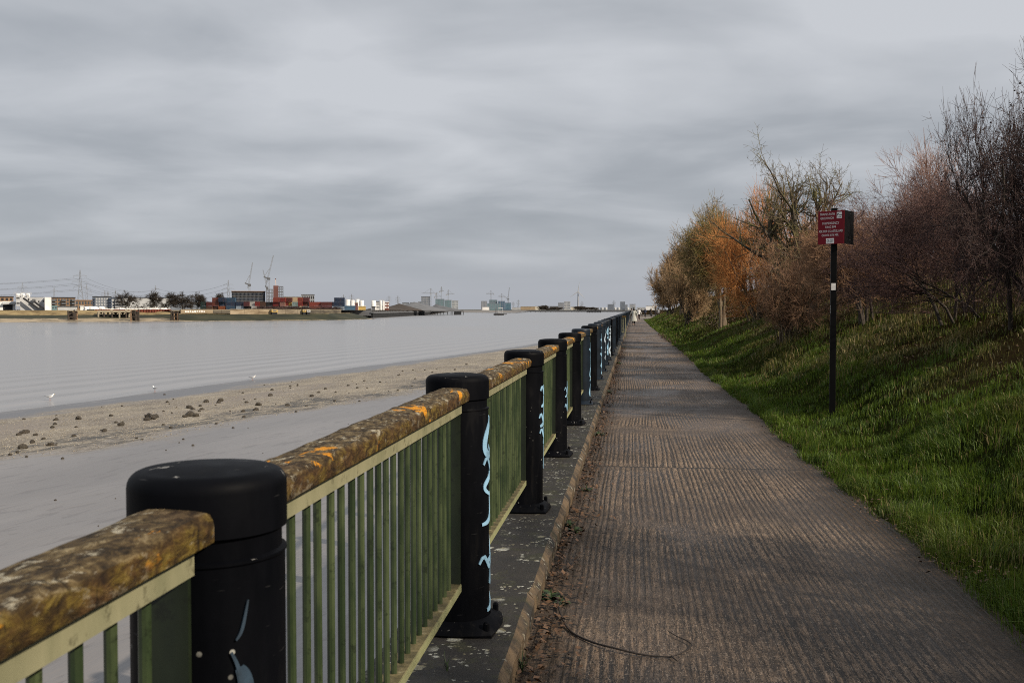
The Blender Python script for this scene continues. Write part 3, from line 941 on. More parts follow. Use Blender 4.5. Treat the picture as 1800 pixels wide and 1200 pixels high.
GP = 'black posts of the riverside railing'; GN = 'green railing panels along the river wall'
post_lab = {
    0: 'nearest black railing post, with a large smooth cap and a dull blue paint smear',
    1: 'black railing post with bold sky blue graffiti down its side, second from the camera',
    2: 'dusty black railing post just past the bold blue one, with pale blue and white graffiti',
    3: 'scuffed black railing post with small white paint smears, fourth post from the camera',
    4: 'plain greyish black railing post without graffiti, fifth from the camera',
    5: 'bluish black railing post with thin white looping graffiti, sixth from the camera',
    6: 'plain black railing post, seventh along the river wall from the camera',
    7: 'black railing post, eighth from the camera, with a pale streak of paint',
    8: 'black railing post with a broad white graffiti streak, ninth along the wall',
    9: 'black railing post with pale blue graffiti, tenth along the wall',
    10: 'black railing post with a white painted stripe, eleventh along the wall',
    11: 'plain dark railing post, twelfth along the river wall',
}
panel_lab = {
    -1: 'nearest green railing panel, its brown handrail crossing the bottom left corner',
    0: 'green railing panel between the two nearest posts, mossy brown handrail with orange lichen patches',
    1: 'green railing panel between the second and third posts, ochre cracked handrail',
    2: 'green railing panel between third and fourth posts, pale bars catching the light',
    3: 'short looking green railing panel between fourth and fifth posts with pale cracked handrail',
}
p0 = make_post(); pn0 = make_panel(1)
first = True
far_post_me = MB(); far_post_me.lathe([(0.20, 0), (0.2, 0.02), (PR, 0.06)] + shaft_prof[1:5] + cap_prof[1:], 14)
far_post_me = far_post_me.mesh('railing_post', True, 40); far_post_me.materials.append(M['bluepost'])
fp = MB()
for i in range(23):
    y = 0.012 + (PL - 0.024) * (i + 1) / 24; fp.box(-0.010, 0.010, y - 0.010, y + 0.010, ZB1, ZT0)
fp.box(-0.035, 0.035, 0.006, 0.018, ZB1, ZT0).box(-0.035, 0.035, PL - 0.018, PL - 0.006, ZB1, ZT0)
fbars = fp.mesh('bars')
fp2 = MB().box(-0.07, 0.07, -0.01, PL + 0.01, ZT1, ZT1 + 0.06)
frail = fp2.mesh('handrail'); frail.materials.append(M['timber'])
fbars.materials.append(M['green'])
GAP = 20                 # the bay where the wooden topped barrier stands
for k in range(NP):
    y = PY0 + PS * k
    if k < 16:
        o = p0 if k == 0 else copy_tree(p0)
    else:
        o = link('railing_post', far_post_me)
    o.location = (FX, y, KZ); o.rotation_euler.z = random.choice((0, PI / 2, PI, -PI / 2)) if k > 0 else 0
    if 0 < k < 16: o.rotation_euler.x = random.uniform(-.008, .008); o.rotation_euler.y = random.uniform(-.008, .008)
    if k < 12: lab = post_lab[k]
    elif k < 16: lab = 'black railing post in the close packed row well before the cream barrier'
    elif k <= GAP: lab = 'black railing post close before the cream barrier, seen only as a dark sliver'
    else: lab = 'tiny distant black railing post beyond the cream barrier'
    tag(o, lab, 'post', GP)
for k in range(-1, NP - 1):
    y = PY0 + PS * k
    if k == GAP: continue
    if k < 0: o = pn0
    elif k == 0: o = make_panel(4, 140)
    elif k == 1: o = make_panel(7, 120)
    elif k < 10: o = copy_tree(pn0)
    else:
        o = empty('green_railing', (0, 0, 0)); link('bars', fbars, None, o); link('handrail', frail, None, o)
        link('top_bar', top_me, None, o); link('lower_bar', low_me, None, o)
    o.location = (FX, y + 0.150, 0)
    if k in panel_lab: lab = panel_lab[k]
    elif k < 9: lab = 'narrow sliver of green railing panel between two black posts before the bend of overlapping posts'
    elif k < GAP: lab = 'green railing panel almost hidden among the overlapping distant posts'
    else: lab = 'tiny distant green railing panel beyond the cream barrier'
    tag(o, lab, 'railing', GN)
for o in [o for o in COL.objects if o.name.startswith('railing_post') and o.type == 'EMPTY']:
    if round((o.location.y - PY0) / PS) in (5, 7, 8, 9, 10, 12, 13, 15):      # these posts get the bluish reflection as colour
        for ch in o.children:
            if ch.name.split('.')[0] in ('shaft', 'cap', 'base_plate'):
                ch.data = ch.data.copy() if ch.data.materials[0] == M['post'] else ch.data
                ch.data.materials[0] = M['bluepost']
# graffiti on single posts
posts = sorted([o for o in COL.objects if o.name.startswith('railing_post') and o.type == 'EMPTY'], key=lambda o: o.location.y)
for k in range(16): posts[k].rotation_euler.z = 0 if k in (0, 1, 2, 3, 5, 7, 8, 9, 10) else posts[k].rotation_euler.z
tag_paint(posts[1], 5, M['graf'], 0.97, 0.10, -0.55, 0.50, 0.030, 1)
tag_paint(posts[2], 8, M['graf'], 0.90, 0.45, -0.45, 0.35, 0.032, 1)
tag_paint(posts[3], 3, M['graf'], 0.75, 0.55, -0.45, 0.2, 0.018, 1)
tag_paint(posts[5], 12, M['graf'], 0.96, 0.3, -0.50, 0.3, 0.030, 1)
tag_paint(posts[7], 21, M['graf'], 0.97, 0.2, -0.5, 0.3, 0.06, 1)
tag_paint(posts[8], 22, M['grafw'], 1.0, 0.3, -0.5, 0.3, 0.045, 1)
tag_paint(posts[9], 23, M['graf'], 1.0, 0.3, -0.6, 0.3, 0.05, 1)
tag_paint(posts[10], 24, M['grafw'], 1.0, 0.2, -0.7, 0.3, 0.06, 1)
m = MB()
def curve_pts(p, n=7):
    out = []
    for q in range(len(p) - 1):
        a, b_, c, d_ = (np.array(p[max(0, q - 1)]), np.array(p[q]), np.array(p[q + 1]), np.array(p[min(len(p) - 1, q + 2)]))
        for k in range(n):
            t = k / n; out.append(tuple(0.5 * (2 * b_ + (c - a) * t + (2 * a - 5 * b_ + 4 * c - d_) * t * t + (3 * b_ - a - 3 * c + d_) * t ** 3)))
    return out + [p[-1]]


stroke(m, curve_pts([(-0.90, 0.86), (-0.80, 0.82), (-0.74, 0.74), (-0.70, 0.64), (-0.66, 0.52)]), 0.009, PR - 0.003)
stroke(m, curve_pts([(-0.84, 0.88), (-0.76, 0.90), (-0.68, 0.95)]), 0.006, PR - 0.003)
stroke(m, curve_pts([(-0.80, 0.83), (-0.72, 0.80), (-0.68, 0.72), (-0.64, 0.62), (-0.60, 0.50)]), 0.034, PR - 0.0035)
m.build('graffiti', plain('dull blue paint smear', (0.020, 0.040, 0.065), 0.6, 0.5, 20), posts[0])

# the cream barrier that stands in the gap of the railing
by = PY0 + PS * GAP + 1.1
bt = empty('barrier_frame', (-0.62, by, KZ), 0, 'cream metal barrier frame with timber top standing across the wall beside the path', 'barrier')
m = MB().box(-0.20, 0.20, -0.08, 0.08, 1.02, 1.10); m.build('top_rail', M['timber'], bt)
for sx in (-0.16, 0.16):
    MB().box(sx - 0.022, sx + 0.022, -0.04, 0.04, 0.0 if sx < 0 else -0.13, 1.02).build('leg', M['cream'], bt)
for sx in (-0.05, 0.05):
    MB().tube([(sx, 0, 0.17), (sx, 0, 0.98)], 0.018, 8).build('bar', M['cream'], bt)
for z in (0.13, 0.97):
    MB().box(-0.138, 0.138, -0.025, 0.025, z, z + 0.045).build('cross_bar', M['cream'], bt)
# ------------------------------------------------------------------ trees and shrubs
def tubes(P, Rr, sides):
    N, K, _ = P.shape
    T = np.gradient(P, axis=1); T /= np.linalg.norm(T, axis=2, keepdims=True) + 1e-9
    ref = np.where(np.abs(T[..., 2:3]) < 0.9, np.array((0, 0, 1.0)), np.array((1.0, 0, 0)))
    U = np.cross(T, ref); U /= np.linalg.norm(U, axis=2, keepdims=True) + 1e-9
    W = np.cross(T, U)
    a = np.arange(sides) * 2 * PI / sides
    V = P[:, :, None, :] + Rr[:, :, None, None] * (np.cos(a)[None, None, :, None] * U[:, :, None, :] + np.sin(a)[None, None, :, None] * W[:, :, None, :])
    idx = np.arange(N * K * sides).reshape(N, K, sides)
    A = idx[:, :-1, :]; B = np.roll(idx, -1, 2)[:, :-1, :]; C = np.roll(idx, -1, 2)[:, 1:, :]; D = idx[:, 1:, :]
    return V.reshape(-1, 3), np.stack([A, B, C, D], -1).reshape(-1, 4)


def wander(start, dirs, length, K, noise, up, g, droop=0.0):
    N = len(start); P = np.zeros((N, K, 3)); P[:, 0] = start; dd = dirs.copy()
    st = (length / (K - 1))[:, None]
    for k in range(1, K):
        P[:, k] = P[:, k - 1] + dd * st
        dd = dd + g.normal(0, noise, (N, 3)); dd[:, 2] += up - droop * k / K
        dd /= np.linalg.norm(dd, axis=1, keepdims=True)
    return P


def sprout(PP, RR, m, t0, t1, ang, angsd, length, lvar, K, noise, up, rmul, rmin, g, taper=0.3, droop=0.0):
    N, K0, _ = PP.shape
    i = np.repeat(np.arange(N), m); n = len(i)
    t = g.uniform(t0, t1, n) * (K0 - 1); a = np.minimum(t.astype(int), K0 - 2); f = (t - a)[:, None]
    st = PP[i, a] * (1 - f) + PP[i, a + 1] * f
    T = PP[i, a + 1] - PP[i, a]; T /= np.linalg.norm(T, axis=1, keepdims=True) + 1e-9
    rp = g.normal(0, 1, (n, 3)); rp -= T * (rp * T).sum(1, keepdims=True); rp /= np.linalg.norm(rp, axis=1, keepdims=True) + 1e-9
    an = g.normal(ang, angsd, n)[:, None]
    dd = np.cos(an) * T + np.sin(an) * rp
    r0 = np.maximum((RR[i, a] * (1 - f[:, 0]) + RR[i, a + 1] * f[:, 0]) * rmul, rmin)
    L = length * (1 - 0.45 * t / (K0 - 1)) * g.uniform(1 - lvar, 1 + lvar, n)
    P = wander(st, dd, L, K, noise, up, g, droop)
    Rn = np.maximum(r0[:, None] * np.linspace(1, taper, K)[None], rmin * 0.55)
    return P, Rn


def make_tree(style, Hh, Wd, D, seed, lean=(0, 0)):
    g = np.random.default_rng(seed)
    rm = max(0.0028, 0.00016 * D)
    if style == 'hawthorn':      # few gnarled stems, wide zigzag branches
        ns = 3; st = g.normal(0, 0.06, (ns, 3)); st[:, 2] = 0
        d0 = np.stack([g.normal(0, 0.35, ns), g.normal(0, 0.35, ns), np.ones(ns)], 1)
        P0 = wander(st, d0 / np.linalg.norm(d0, axis=1, keepdims=True), np.full(ns, 0.72) * g.uniform(.8, 1.1, ns), 8, 0.10, 0.05, g)
        cfg = [(9, .36, 1, 0.95, .25, .55, .4, 7, 0.16, 0.02, .62), (8, .15, 1, 0.9, .3, .26, .45, 6, 0.20, 0.04, .6), (6, .1, 1, 0.9, .35, .12, .5, 5, 0.20, 0.02, .6), (4, .15, 1, 0.9, .4, .055, .5, 3, 0.2, 0.0, .7)]
    elif style == 'thicket':     # dense dark bush with long wands at the top
        ns = 7; st = g.normal(0, 0.10, (ns, 3)); st[:, 2] = 0
        d0 = np.stack([g.normal(0, 0.62, ns), g.normal(0, 0.62, ns), np.ones(ns)], 1)
        P0 = wander(st, d0 / np.linalg.norm(d0, axis=1, keepdims=True), np.full(ns, 0.80) * g.uniform(.7, 1.15, ns), 8, 0.09, 0.05, g)
        cfg = [(9, .20, 1, 0.90, .28, .50, .4, 7, 0.13, 0.03, .6), (8, .1, 1, 0.8, .3, .29, .5, 6, 0.13, 0.04, .6), (7, .1, 1, 0.75, .33, .19, .8, 5, 0.11, 0.05, .6), (3, .15, 1, 0.75, .38, .11, .7, 3, 0.12, 0.04, .7)]
    elif style == 'fan':         # many upright wands from the base (coppiced willow, dogwood)
        ns = 22; st = g.normal(0, 0.07, (ns, 3)); st[:, 2] = 0
        d0 = np.stack([g.normal(0, 0.75, ns), g.normal(0, 0.75, ns), np.ones(ns)], 1)
        P0 = wander(st, d0 / np.linalg.norm(d0, axis=1, keepdims=True), np.full(ns, 0.85) * g.uniform(.65, 1.2, ns), 8, 0.06, 0.06, g)
        cfg = [(8, .22, 1, 0.68, .25, .40, .4, 6, 0.08, 0.05, .62), (8, .12, 1, 0.6, .26, .26, .5, 5, 0.09, 0.05, .6), (6, .15, 1, 0.6, .28, .17, .6, 4, 0.09, 0.04, .65)]
    elif style == 'arch':        # long canes arching out and down, few side shoots
        ns = 46; st = g.normal(0, 0.06, (ns, 3)); st[:, 2] = 0
        d0 = np.stack([g.normal(0, 0.42, ns), g.normal(0, 0.42, ns), np.ones(ns)], 1)
        P0 = wander(st, d0 / np.linalg.norm(d0, axis=1, keepdims=True), np.full(ns, 1.0) * g.uniform(.55, 1.25, ns), 10, 0.05, 0.0, g, 0.16)
        cfg = [(8, .18, 1, 0.70, .3, .30, .5, 6, 0.09, 0.01, .6), (6, .12, 1, 0.7, .3, .17, .6, 5, 0.11, 0.02, .6), (3, .15, 1, .7, .35, .09, .6, 3, .12, .02, .65)]
    elif style == 'round':       # a small tree: clean stems, then a dense ball of twigs
        ns = 5; st = g.normal(0, 0.035, (ns, 3)); st[:, 2] = 0
        d0 = np.stack([g.normal(0, 0.20, ns), g.normal(0, 0.20, ns), np.ones(ns)], 1)
        P0 = wander(st, d0 / np.linalg.norm(d0, axis=1, keepdims=True), np.full(ns, 0.75) * g.uniform(.8, 1.1, ns), 8, 0.06, 0.03, g)
        cfg = [(13, .42, 1, 0.95, .30, .44, .4, 6, 0.10, 0.03, .6), (10, .15, 1, 0.85, .3, .27, .5, 5, 0.11, 0.05, .6), (8, .1, 1, 0.7, .3, .17, .5, 4, 0.11, 0.05, .65), (3, .2, 1, .7, .4, .09, .5, 3, .12, .04, .7)]
    else:                        # 'far': cheap crown for trees a long way off
        ns = 2; st = g.normal(0, 0.03, (ns, 3)); st[:, 2] = 0
        d0 = np.stack([g.normal(0, 0.25, ns), g.normal(0, 0.25, ns), np.ones(ns)], 1)
        P0 = wander(st, d0 / np.linalg.norm(d0, axis=1, keepdims=True), np.full(ns, 0.7), 6, 0.07, 0.03, g)
        cfg = [(14, .15, 1, 1.0, .30, .42, .4, 5, 0.10, 0.02, .6), (9, .15, 1, 0.8, .3, .23, .5, 4, 0.13, 0.05, .6), (8, .1, 1, 0.8, .3, .12, .5, 3, 0.14, 0.04, .65)]
    r_st = {'hawthorn': 0.040, 'thicket': 0.012, 'fan': 0.009, 'arch': 0.006, 'round': 0.020, 'far': 0.028}[style] * Hh
    R0 = r_st * np.linspace(1, 0.35, P0.shape[1])[None] * g.uniform(0.7, 1.1, (ns, 1))
    lv = [(P0, R0)]
    P, Q = P0, R0
    for (m, t0, t1, an, asd, L, lvv, K, no, up, rmul) in cfg:
        P, Q = sprout(P, Q, m, t0, t1, an, asd, L, lvv, K, no, up, rmul, rm / 1.0, g, droop=0.0)
        lv.append((P, Q))
    allp = np.concatenate([p.reshape(-1, 3) for p, q in lv])
    lastp = lv[-1][0].reshape(-1, 3)
    sz = Hh / np.percentile(lastp[:, 2], 98.5)
    rad = np.percentile(np.abs(lastp[:, :2] - np.median(lastp[:, :2], axis=0)), 94)
    sx = Wd / 2 / rad
    out = []
    for p, q in lv:
        p = p.copy(); p[..., 0] *= sx; p[..., 1] *= sx; p[..., 2] *= sz
        zf = np.clip(p[..., 2] / Hh, 0, 1)
        p[..., 0] += lean[0] * zf; p[..., 1] += lean[1] * zf
        p[..., 2] = np.where(p[..., 2] < 0.04, 0.04 + (0.04 - p[..., 2]) * 0.2, p[..., 2]) if p is not lv[0][0] else p[..., 2]
        out.append((p, q))
    out[0][0][:, 0, 2] = -0.15
    return out


def join_tubes(lv, sides):
    Vs, Fs, o = [], [], 0
    for (p, q), s in zip(lv, sides):
        v, f = tubes(p, q, s); Vs.append(v); Fs.append(f + o); o += len(v)
    return np.concatenate(Vs), np.concatenate(Fs)


def tree(name, label, cat, loc, style, Hh, Wd, D, seed, bark, twig, lean=(0, 0), leaves=None, group=None, rz=0.0):
    t = empty(name, loc, rz, label, cat, group)
    lv = make_tree(style, Hh, Wd, D, seed, lean)
    v, f = join_tubes(lv[:2] if style not in ('fan', 'arch') else lv[:1], (7, 5))
    link('trunk', np_mesh('trunk', v, f, True), M[bark], t)
    rest = lv[2:] if style not in ('fan', 'arch') else lv[1:]
    v, f = join_tubes(rest, (4, 3, 3, 3))
    link('crown', np_mesh('crown', v, f, True), M[twig], t)
    if leaves:
        nm, mat, n, s = leaves
        g = np.random.default_rng(seed + 5)
        tips = lv[-2][0].reshape(-1, 3)
        c = tips[g.integers(0, len(tips), n)] + g.normal(0, 0.03, (n, 3))
        V, Fc = blobs(c, s * g.uniform(0.6, 1.3, n), g)
        link(nm, np_mesh(nm, V, Fc), M[mat], t)
    return t


def blobs(c, s, g):
    """small octahedra"""
    base = np.array([(1, 0, 0), (-1, 0, 0), (0, 1, 0), (0, -1, 0), (0, 0, 1), (0, 0, -1)], float)
    n = len(c)
    k = base[None] * s[:, None, None] * g.uniform(0.6, 1.2, (n, 1, 3))
    V = (c[:, None] + k).reshape(-1, 3)
    f = np.array([(0, 2, 4), (2, 1, 4), (1, 3, 4), (3, 0, 4), (2, 0, 5), (1, 2, 5), (3, 1, 5), (0, 3, 5)])
    return V, (np.arange(n)[:, None, None] * 6 + f[None]).reshape(-1, 3)


def shrub_at(name, label, px, py_base, x0, x1, ytop, style, seed, bark, twig, leaves=None, dist=None, grow=1.0, cat='shrub', group='winter shrubs on the grass bank'):
    if dist is None:
        p, D = ground_hit(px, py_base)
    else:
        D = dist; q = far(px, D); p = np.array((q[0], q[1], float(bank_h(q[0], q[1]))))
    ph = EYE - (ytop - HOR) / F * D
    Hh = (ph - p[2]) * grow
    Wd = (x1 - x0) / F * D
    off = ((x0 + x1) / 2 - px) / F * D
    lean = RGT * off
    return tree(name, label, cat, (p[0], p[1], p[2]), style, Hh, Wd, D, seed, bark, twig, (lean[0], lean[1]), leaves, group)


# front row, from the right edge of the frame to the far end of the path
shrub_at('hawthorn_bush', 'big blackish bush with dark berries, lower than the tall wands beside it', 1830, 560, 1665, 2010, 185, 'thicket', 3, 'bark_dark', 'twig_dark', ('berries', 'berry', 2600, 0.017), cat='bush')
shrub_at('hawthorn_bush', 'broad purple brown bush with pinkish upper twigs, between the sign and the black bush', 1700, 556, 1550, 1815, 315, 'thicket', 7, 'bark_dark', 'twig_purple', cat='bush')
shrub_at('small_tree', 'small dense red brown tree on a dark stem just right of the sign post', 1522, 567, 1448, 1612, 392, 'round', 5, 'bark_dark', 'twig_red', cat='tree')
shrub_at('rose_bush', 'low sprawling bush of arching reddish stems nearest the path, left of the sign', 1385, 600, 1318, 1462, 428, 'arch', 11, 'bark_tan', 'twig_red', cat='bush')
shrub_at('hawthorn_tree', 'tall bare gnarled tree with greenish branches spreading above the orange bush', 1418, 560, 1290, 1480, 282, 'hawthorn', 23, 'bark_moss', 'twig_moss', dist=29.5, cat='tree')
shrub_at('willow_bush', 'bright orange twiggy willow behind the gnarled bare tree', 1338, 560, 1262, 1425, 352, 'fan', 17, 'bark_tan', 'twig_orange', dist=40, cat='bush')
shrub_at('small_tree', 'olive tan many stemmed small tree with a pale trunk cluster, left of the orange willow', 1274, 574, 1202, 1330, 375, 'round', 29, 'bark_tan', 'twig_olive', cat='tree')
shrub_at('shrub', 'straw brown shrub low on the bank, just left of the olive tan tree', 1214, 566, 1180, 1252, 445, 'fan', 31, 'bark_dark', 'twig_straw')
shrub_at('shrub', 'farthest straw brown shrub in the row, at the end of the path above the walkers', 1180, 556, 1158, 1212, 470, 'fan', 37, 'bark_dark', 'twig_straw', dist=115)
shrub_at('shrub', 'pale straw twiggy shrub standing second from the far end of the row', 1200, 560, 1172, 1238, 440, 'round', 41, 'bark_tan', 'twig_straw', dist=92)
shrub_at('shrub', 'tall dark bush with tangled bare wands rising highest at the right edge', 1862, 556, 1735, 2000, 120, 'thicket', 79, 'bark_dark', 'twig_dark')
# second row, up the bank
shrub_at('shrub', 'tan pink fine twigged tall shrub behind the purple brown bush', 1640, 540, 1535, 1745, 278, 'fan', 43, 'bark_tan', 'twig_pink', dist=24)
shrub_at('shrub', 'orange brown shrub showing above and right of the sign', 1560, 545, 1475, 1650, 375, 'fan', 47, 'bark_tan', 'twig_red', dist=29)
shrub_at('shrub', 'dull brown shrub filling the gap behind the sign post', 1470, 550, 1400, 1545, 400, 'thicket', 53, 'bark_dark', 'twig_red', dist=35)
shrub_at('shrub', 'dark brown shrub under the gnarled tree, behind the sprawling red stems', 1400, 556, 1340, 1475, 430, 'thicket', 59, 'bark_dark', 'twig_red', dist=38)
# unseen bushes added right of the frame so their shade falls on the near path
for i, (x_, y_, h_, w_) in enumerate(((7.4, 2.6, 3.6, 3.4), (6.9, -1.4, 4.0, 3.6))):
    tree('hawthorn_bush', 'unseen dark bush added on the bank right of the frame for shade', 'bush', (x_, y_, float(bank_h(x_, y_))), 'thicket', h_, w_, 9, 90 + i, 'bark_dark', 'twig_dark', group='unseen bushes added for shade')

# ------------------------------------------------------------------ grass
def in_view(P, m=160):
    q = P - np.array((0, 0, EYE)); z = q @ FWD
    px = 900 + F * (q @ RGT) / np.maximum(z, .1); py = HOR - F * q[:, 2] / np.maximum(z, .1)
    return (z > 1.0) & (px > -m) & (px < 1800 + m) & (py < 1200 + m), z


def blades(n, y0, y1, d0, d1, hmin, hmax, wid, g, sel=None, dry=0.0, cluster=None):
    y = g.uniform(y0, y1, n); dd = d0 + (d1 - d0) * g.random(n)
    if cluster is not None:
        ci = g.integers(0, len(cluster), n); y = cluster[ci, 1] + g.normal(0, .10, n); x = cluster[ci, 0] + g.normal(0, .10, n)
    else:
        x = xe(y) + dd
    P = np.stack([x, y, bank_h(x, y)], 1)
    keep, z = in_view(P)
    pn = fbm(x, y, 0.35, 20, 3); pn2 = fbm(x, y, 1.6, 24, 3)
    if cluster is None: keep &= (g.random(n) < (1 - 0.85 * sstep(1.3, 4.2, x - xe(y))) * np.clip(0.20 + 2.6 * (pn - 0.36), 0.22, 1))
    P = P[keep]; z = z[keep]; pn = pn[keep]; pn2 = pn2[keep]; n = len(P)
    h = g.uniform(hmin, hmax, n) * (0.15 + 1.75 * pn)
    w_ = wid * np.maximum(1, z / 6.5) * g.uniform(0.6, 1.3, n)
    az = g.uniform(0, 2 * PI, n)
    la = fbm(P[:, 0], P[:, 1], 0.5, 30) * 9 + g.normal(0, 0.9, n)
    ln = np.abs(g.normal(0.45, 0.45, n))
    side = np.stack([np.cos(az), np.sin(az), np.zeros(n)], 1) * w_[:, None] / 2
    lean = np.stack([np.cos(la), np.sin(la), np.zeros(n)], 1) * ln[:, None]
    up = np.array((0, 0, 1.0))
    m1 = P + (up * 0.55 + lean * 0.25) * h[:, None]; tip = P + (up * np.clip(1 - 0.35 * ln, .35, 1)[:, None] + lean * 0.95) * h[:, None]
    lo = P - up * 0.02
    V = np.stack([lo - side, lo + side, m1 + side * 0.75, m1 - side * 0.75, tip], 1)
    base = np.arange(n)[:, None] * 5
    q4 = base + np.array([[0, 1, 2, 3]]); t3 = base + np.array([[3, 2, 4]])
    # own colours: green, yellow green, straw
    k = g.random(n)[:, None]; edge_d = P[:, 0] - xe(P[:, 1]); lush = np.clip(sstep(.35, .65, pn2) + 0.7 * sstep(2.2, 0.2, edge_d) - 0.6 * sstep(1.6, 4.5, edge_d), 0, 1)[:, None]
    green = np.array((0.024, 0.060, 0.005)) * (1 - k) + np.array((0.112, 0.178, 0.016)) * k
    olive = np.array((0.030, 0.036, 0.007)) * (1 - k) + np.array((0.110, 0.108, 0.026)) * k
    col = green * lush + olive * (1 - lush)
    st = (g.random(n) < (0.05 + dry + 0.16 * (1 - lush[:, 0])))[:, None]
    straw = np.array((0.15, 0.105, 0.045)) + np.array((0.16, 0.14, 0.07)) * k
    col = np.where(st, straw, col)
    return V.reshape(-1, 3), q4, t3, np.repeat(col, 5, 0)


g = np.random.default_rng(5)
parts = [blades(150000, 4, 11, -0.06, 5.0, 0.04, 0.115, 0.0046, g), blades(180000, 10, 22, -0.06, 9.5, 0.04, 0.10, 0.0038, g),
         blades(130000, 21, 45, -0.06, 11, 0.04, 0.11, 0.0032, g), blades(60000, 44, 150, -0.05, 12, 0.05, 0.16, 0.0026, g)]
# rank tussocks
cl = []
for _ in range(330):
    y = g.uniform(6, 26); x = float(xe(y)) + g.uniform(0.9, 7.5)
    if fbm(np.array([x]), np.array([y]), 1.3, 40)[0] > 0.47: cl.append((x, y))
cl = np.array(cl)
parts.append(blades(9000, 0, 1, 0, 1, 0.10, 0.25, 0.0036, g, dry=0.28, cluster=cl))
# overhanging fringe along the edge of the path
parts.append(blades(26000, 4, 30, -0.10, 0.12, 0.05, 0.15, 0.0036, g))
Vs, Qs, Ts, Cs, o = [], [], [], [], 0
for v, q4, t3, c in parts:
    Vs.append(v); Qs.append(q4 + o); Ts.append(t3 + o); Cs.append(c); o += len(v)
gm = np_mesh('grass', np.concatenate(Vs), [np.concatenate(Qs), np.concatenate(Ts)], False, None, np.concatenate(Cs))
tag(link('grass', gm, M['blade']), 'rough green winter grass growing over the whole bank', 'grass', kind='stuff')

# leaf litter at the foot of the coping
n = 3600
y = 2.5 + 40 * g.random(n) ** 1.5; x = -0.495 + np.abs(g.normal(0, 0.085, n)) * (0.5 + fbm(y, y * 0, 1.1, 33) * 1.4)
s = g.uniform(0.008, 0.024, n); a = g.uniform(0, 6.28, n)
ux = np.stack([np.cos(a), np.sin(a), g.normal(0, .35, n)], 1) * s[:, None]; uy = np.stack([-np.sin(a), np.cos(a), g.normal(0, .35, n)], 1) * s[:, None] * 0.6
c = np.stack([x, y, 0.012 + g.random(n) * 0.02], 1)
V = np.stack([c - ux, c + uy + np.array((0, 0, .004)), c + ux, c - uy], 1).reshape(-1, 3)
lm = np_mesh('leaf_litter', V, np.arange(n)[:, None] * 4 + np.array([[0, 1, 2, 3]]))
tag(link('leaf_litter', lm, M['deadleaf']), 'brown dead leaves and crumbs gathered along the foot of the coping', 'leaf litter', kind='stuff')


# leaves and twigs lying under the shrubs, and along the ragged turf edge
n = 9000
y = 6 + 60 * g.random(n) ** 1.5; dd_ = np.where(g.random(n) < .25, g.normal(0.0, 0.10, n), 2.0 + 5.5 * g.random(n)); x = xe(y) + dd_
zl = np.maximum(bank_h(x, y), 0) + 0.015
s = g.uniform(0.012, 0.035, n) * np.maximum(1, y / 22); s = np.where(dd_ < .5, s * .55, s); a = g.uniform(0, 6.28, n)
ux = np.stack([np.cos(a), np.sin(a), g.normal(0, .35, n)], 1) * s[:, None]; uy = np.stack([-np.sin(a), np.cos(a), g.normal(0, .35, n)], 1) * s[:, None] * 0.55
c = np.stack([x, y, zl + g.random(n) * 0.03], 1)
V = np.stack([c - ux, c + uy + np.array((0, 0, .004)), c + ux, c - uy], 1).reshape(-1, 3)
tag(link('leaf_litter', np_mesh('leaf_litter', V, np.arange(n)[:, None] * 4 + np.array([[0, 1, 2, 3]])), M['deadleaf']), 'brown dead leaves scattered in the grass under the shrubs', 'leaf litter', kind='stuff')


def weed(loc, n, s, seed, label, tall=False):
    r = random.Random(seed); t = empty('weed', loc, 0, label, 'weed', 'weeds along the edge of the path')
    m = MB()
    for i in range(n):
        a = r.uniform(0, 2 * PI); L = s * .72 * r.uniform(.5, 1.1); up = r.uniform(.15, .9) if not tall else r.uniform(1.2, 3)
        dx, dy = math.cos(a), math.sin(a); w_ = L * (0.22 if not tall else 0.05); nx, ny = -dy * w_, dx * w_
        p = [Vector((0, 0, 0.0)), Vector((dx * L * .35, dy * L * .35, up * L * .4)), Vector((dx * L * .75, dy * L * .75, up * L * .55)), Vector((dx * L, dy * L, up * L * (.45 if not tall else .9)))]
        nn = Vector((nx, ny, 0)); b0 = len(m.v)
        m.v += [tuple(p[0]), tuple(p[1] + nn), tuple(p[1] - nn), tuple(p[2] + nn * .8), tuple(p[2] - nn * .8), tuple(p[3])]
        m.f += [(b0, b0 + 2, b0 + 1), (b0 + 1, b0 + 2, b0 + 4, b0 + 3), (b0 + 3, b0 + 4, b0 + 5)]
    m.build('leaves', M['weed'], t)
    MB().tube([(0, 0, -0.02), (0.004, 0, s * .3), (0.0, 0.006, s * .55)], 0.004, 5).build('stem', M['weed'], t)


def onpath(px, py): return at(px, py, 0.0)


wd = [((985, 925), 26, .10, 'leafy green weed at the foot of the coping beside the third post'), ((1010, 935), 30, .09, 'low bright weed with runners just out from the coping edge'),
      ((968, 1052), 30, .10, 'dark leafy weed where the bramble stem leaves the coping'), ((988, 1062), 22, .07, 'small dark weed touching the thick end of the bramble stem'),
      ((1030, 862), 22, .10, 'small weed among brown leaves against the coping in mid distance'), ((1052, 765), 20, .12, 'sparse weed at the coping beside the smooth path bay'), ((1072, 690), 24, .14, 'tufted weed against the coping at the far path joint'), ((1088, 640), 26, .2, 'green weed clump on the wall side where posts crowd together'), ((1095, 612), 30, .26, 'yellow green weeds under the cream barrier')]
for i, ((px, py), n, s, lab) in enumerate(wd):
    q = onpath(px, py); weed((max(q[0], -0.47), q[1], 0), n, s, i, lab)
q = onpath(930, 1180); weed((-0.485, q[1], 0), 26, .07, 30, 'spiky grass like weed at the coping corner by the bottom edge', True)
q = at(785, 1178, KZ); weed((q[0], q[1], KZ), 12, .06, 31, 'thin grass blades sprouting from the coping top under the near railing', True)

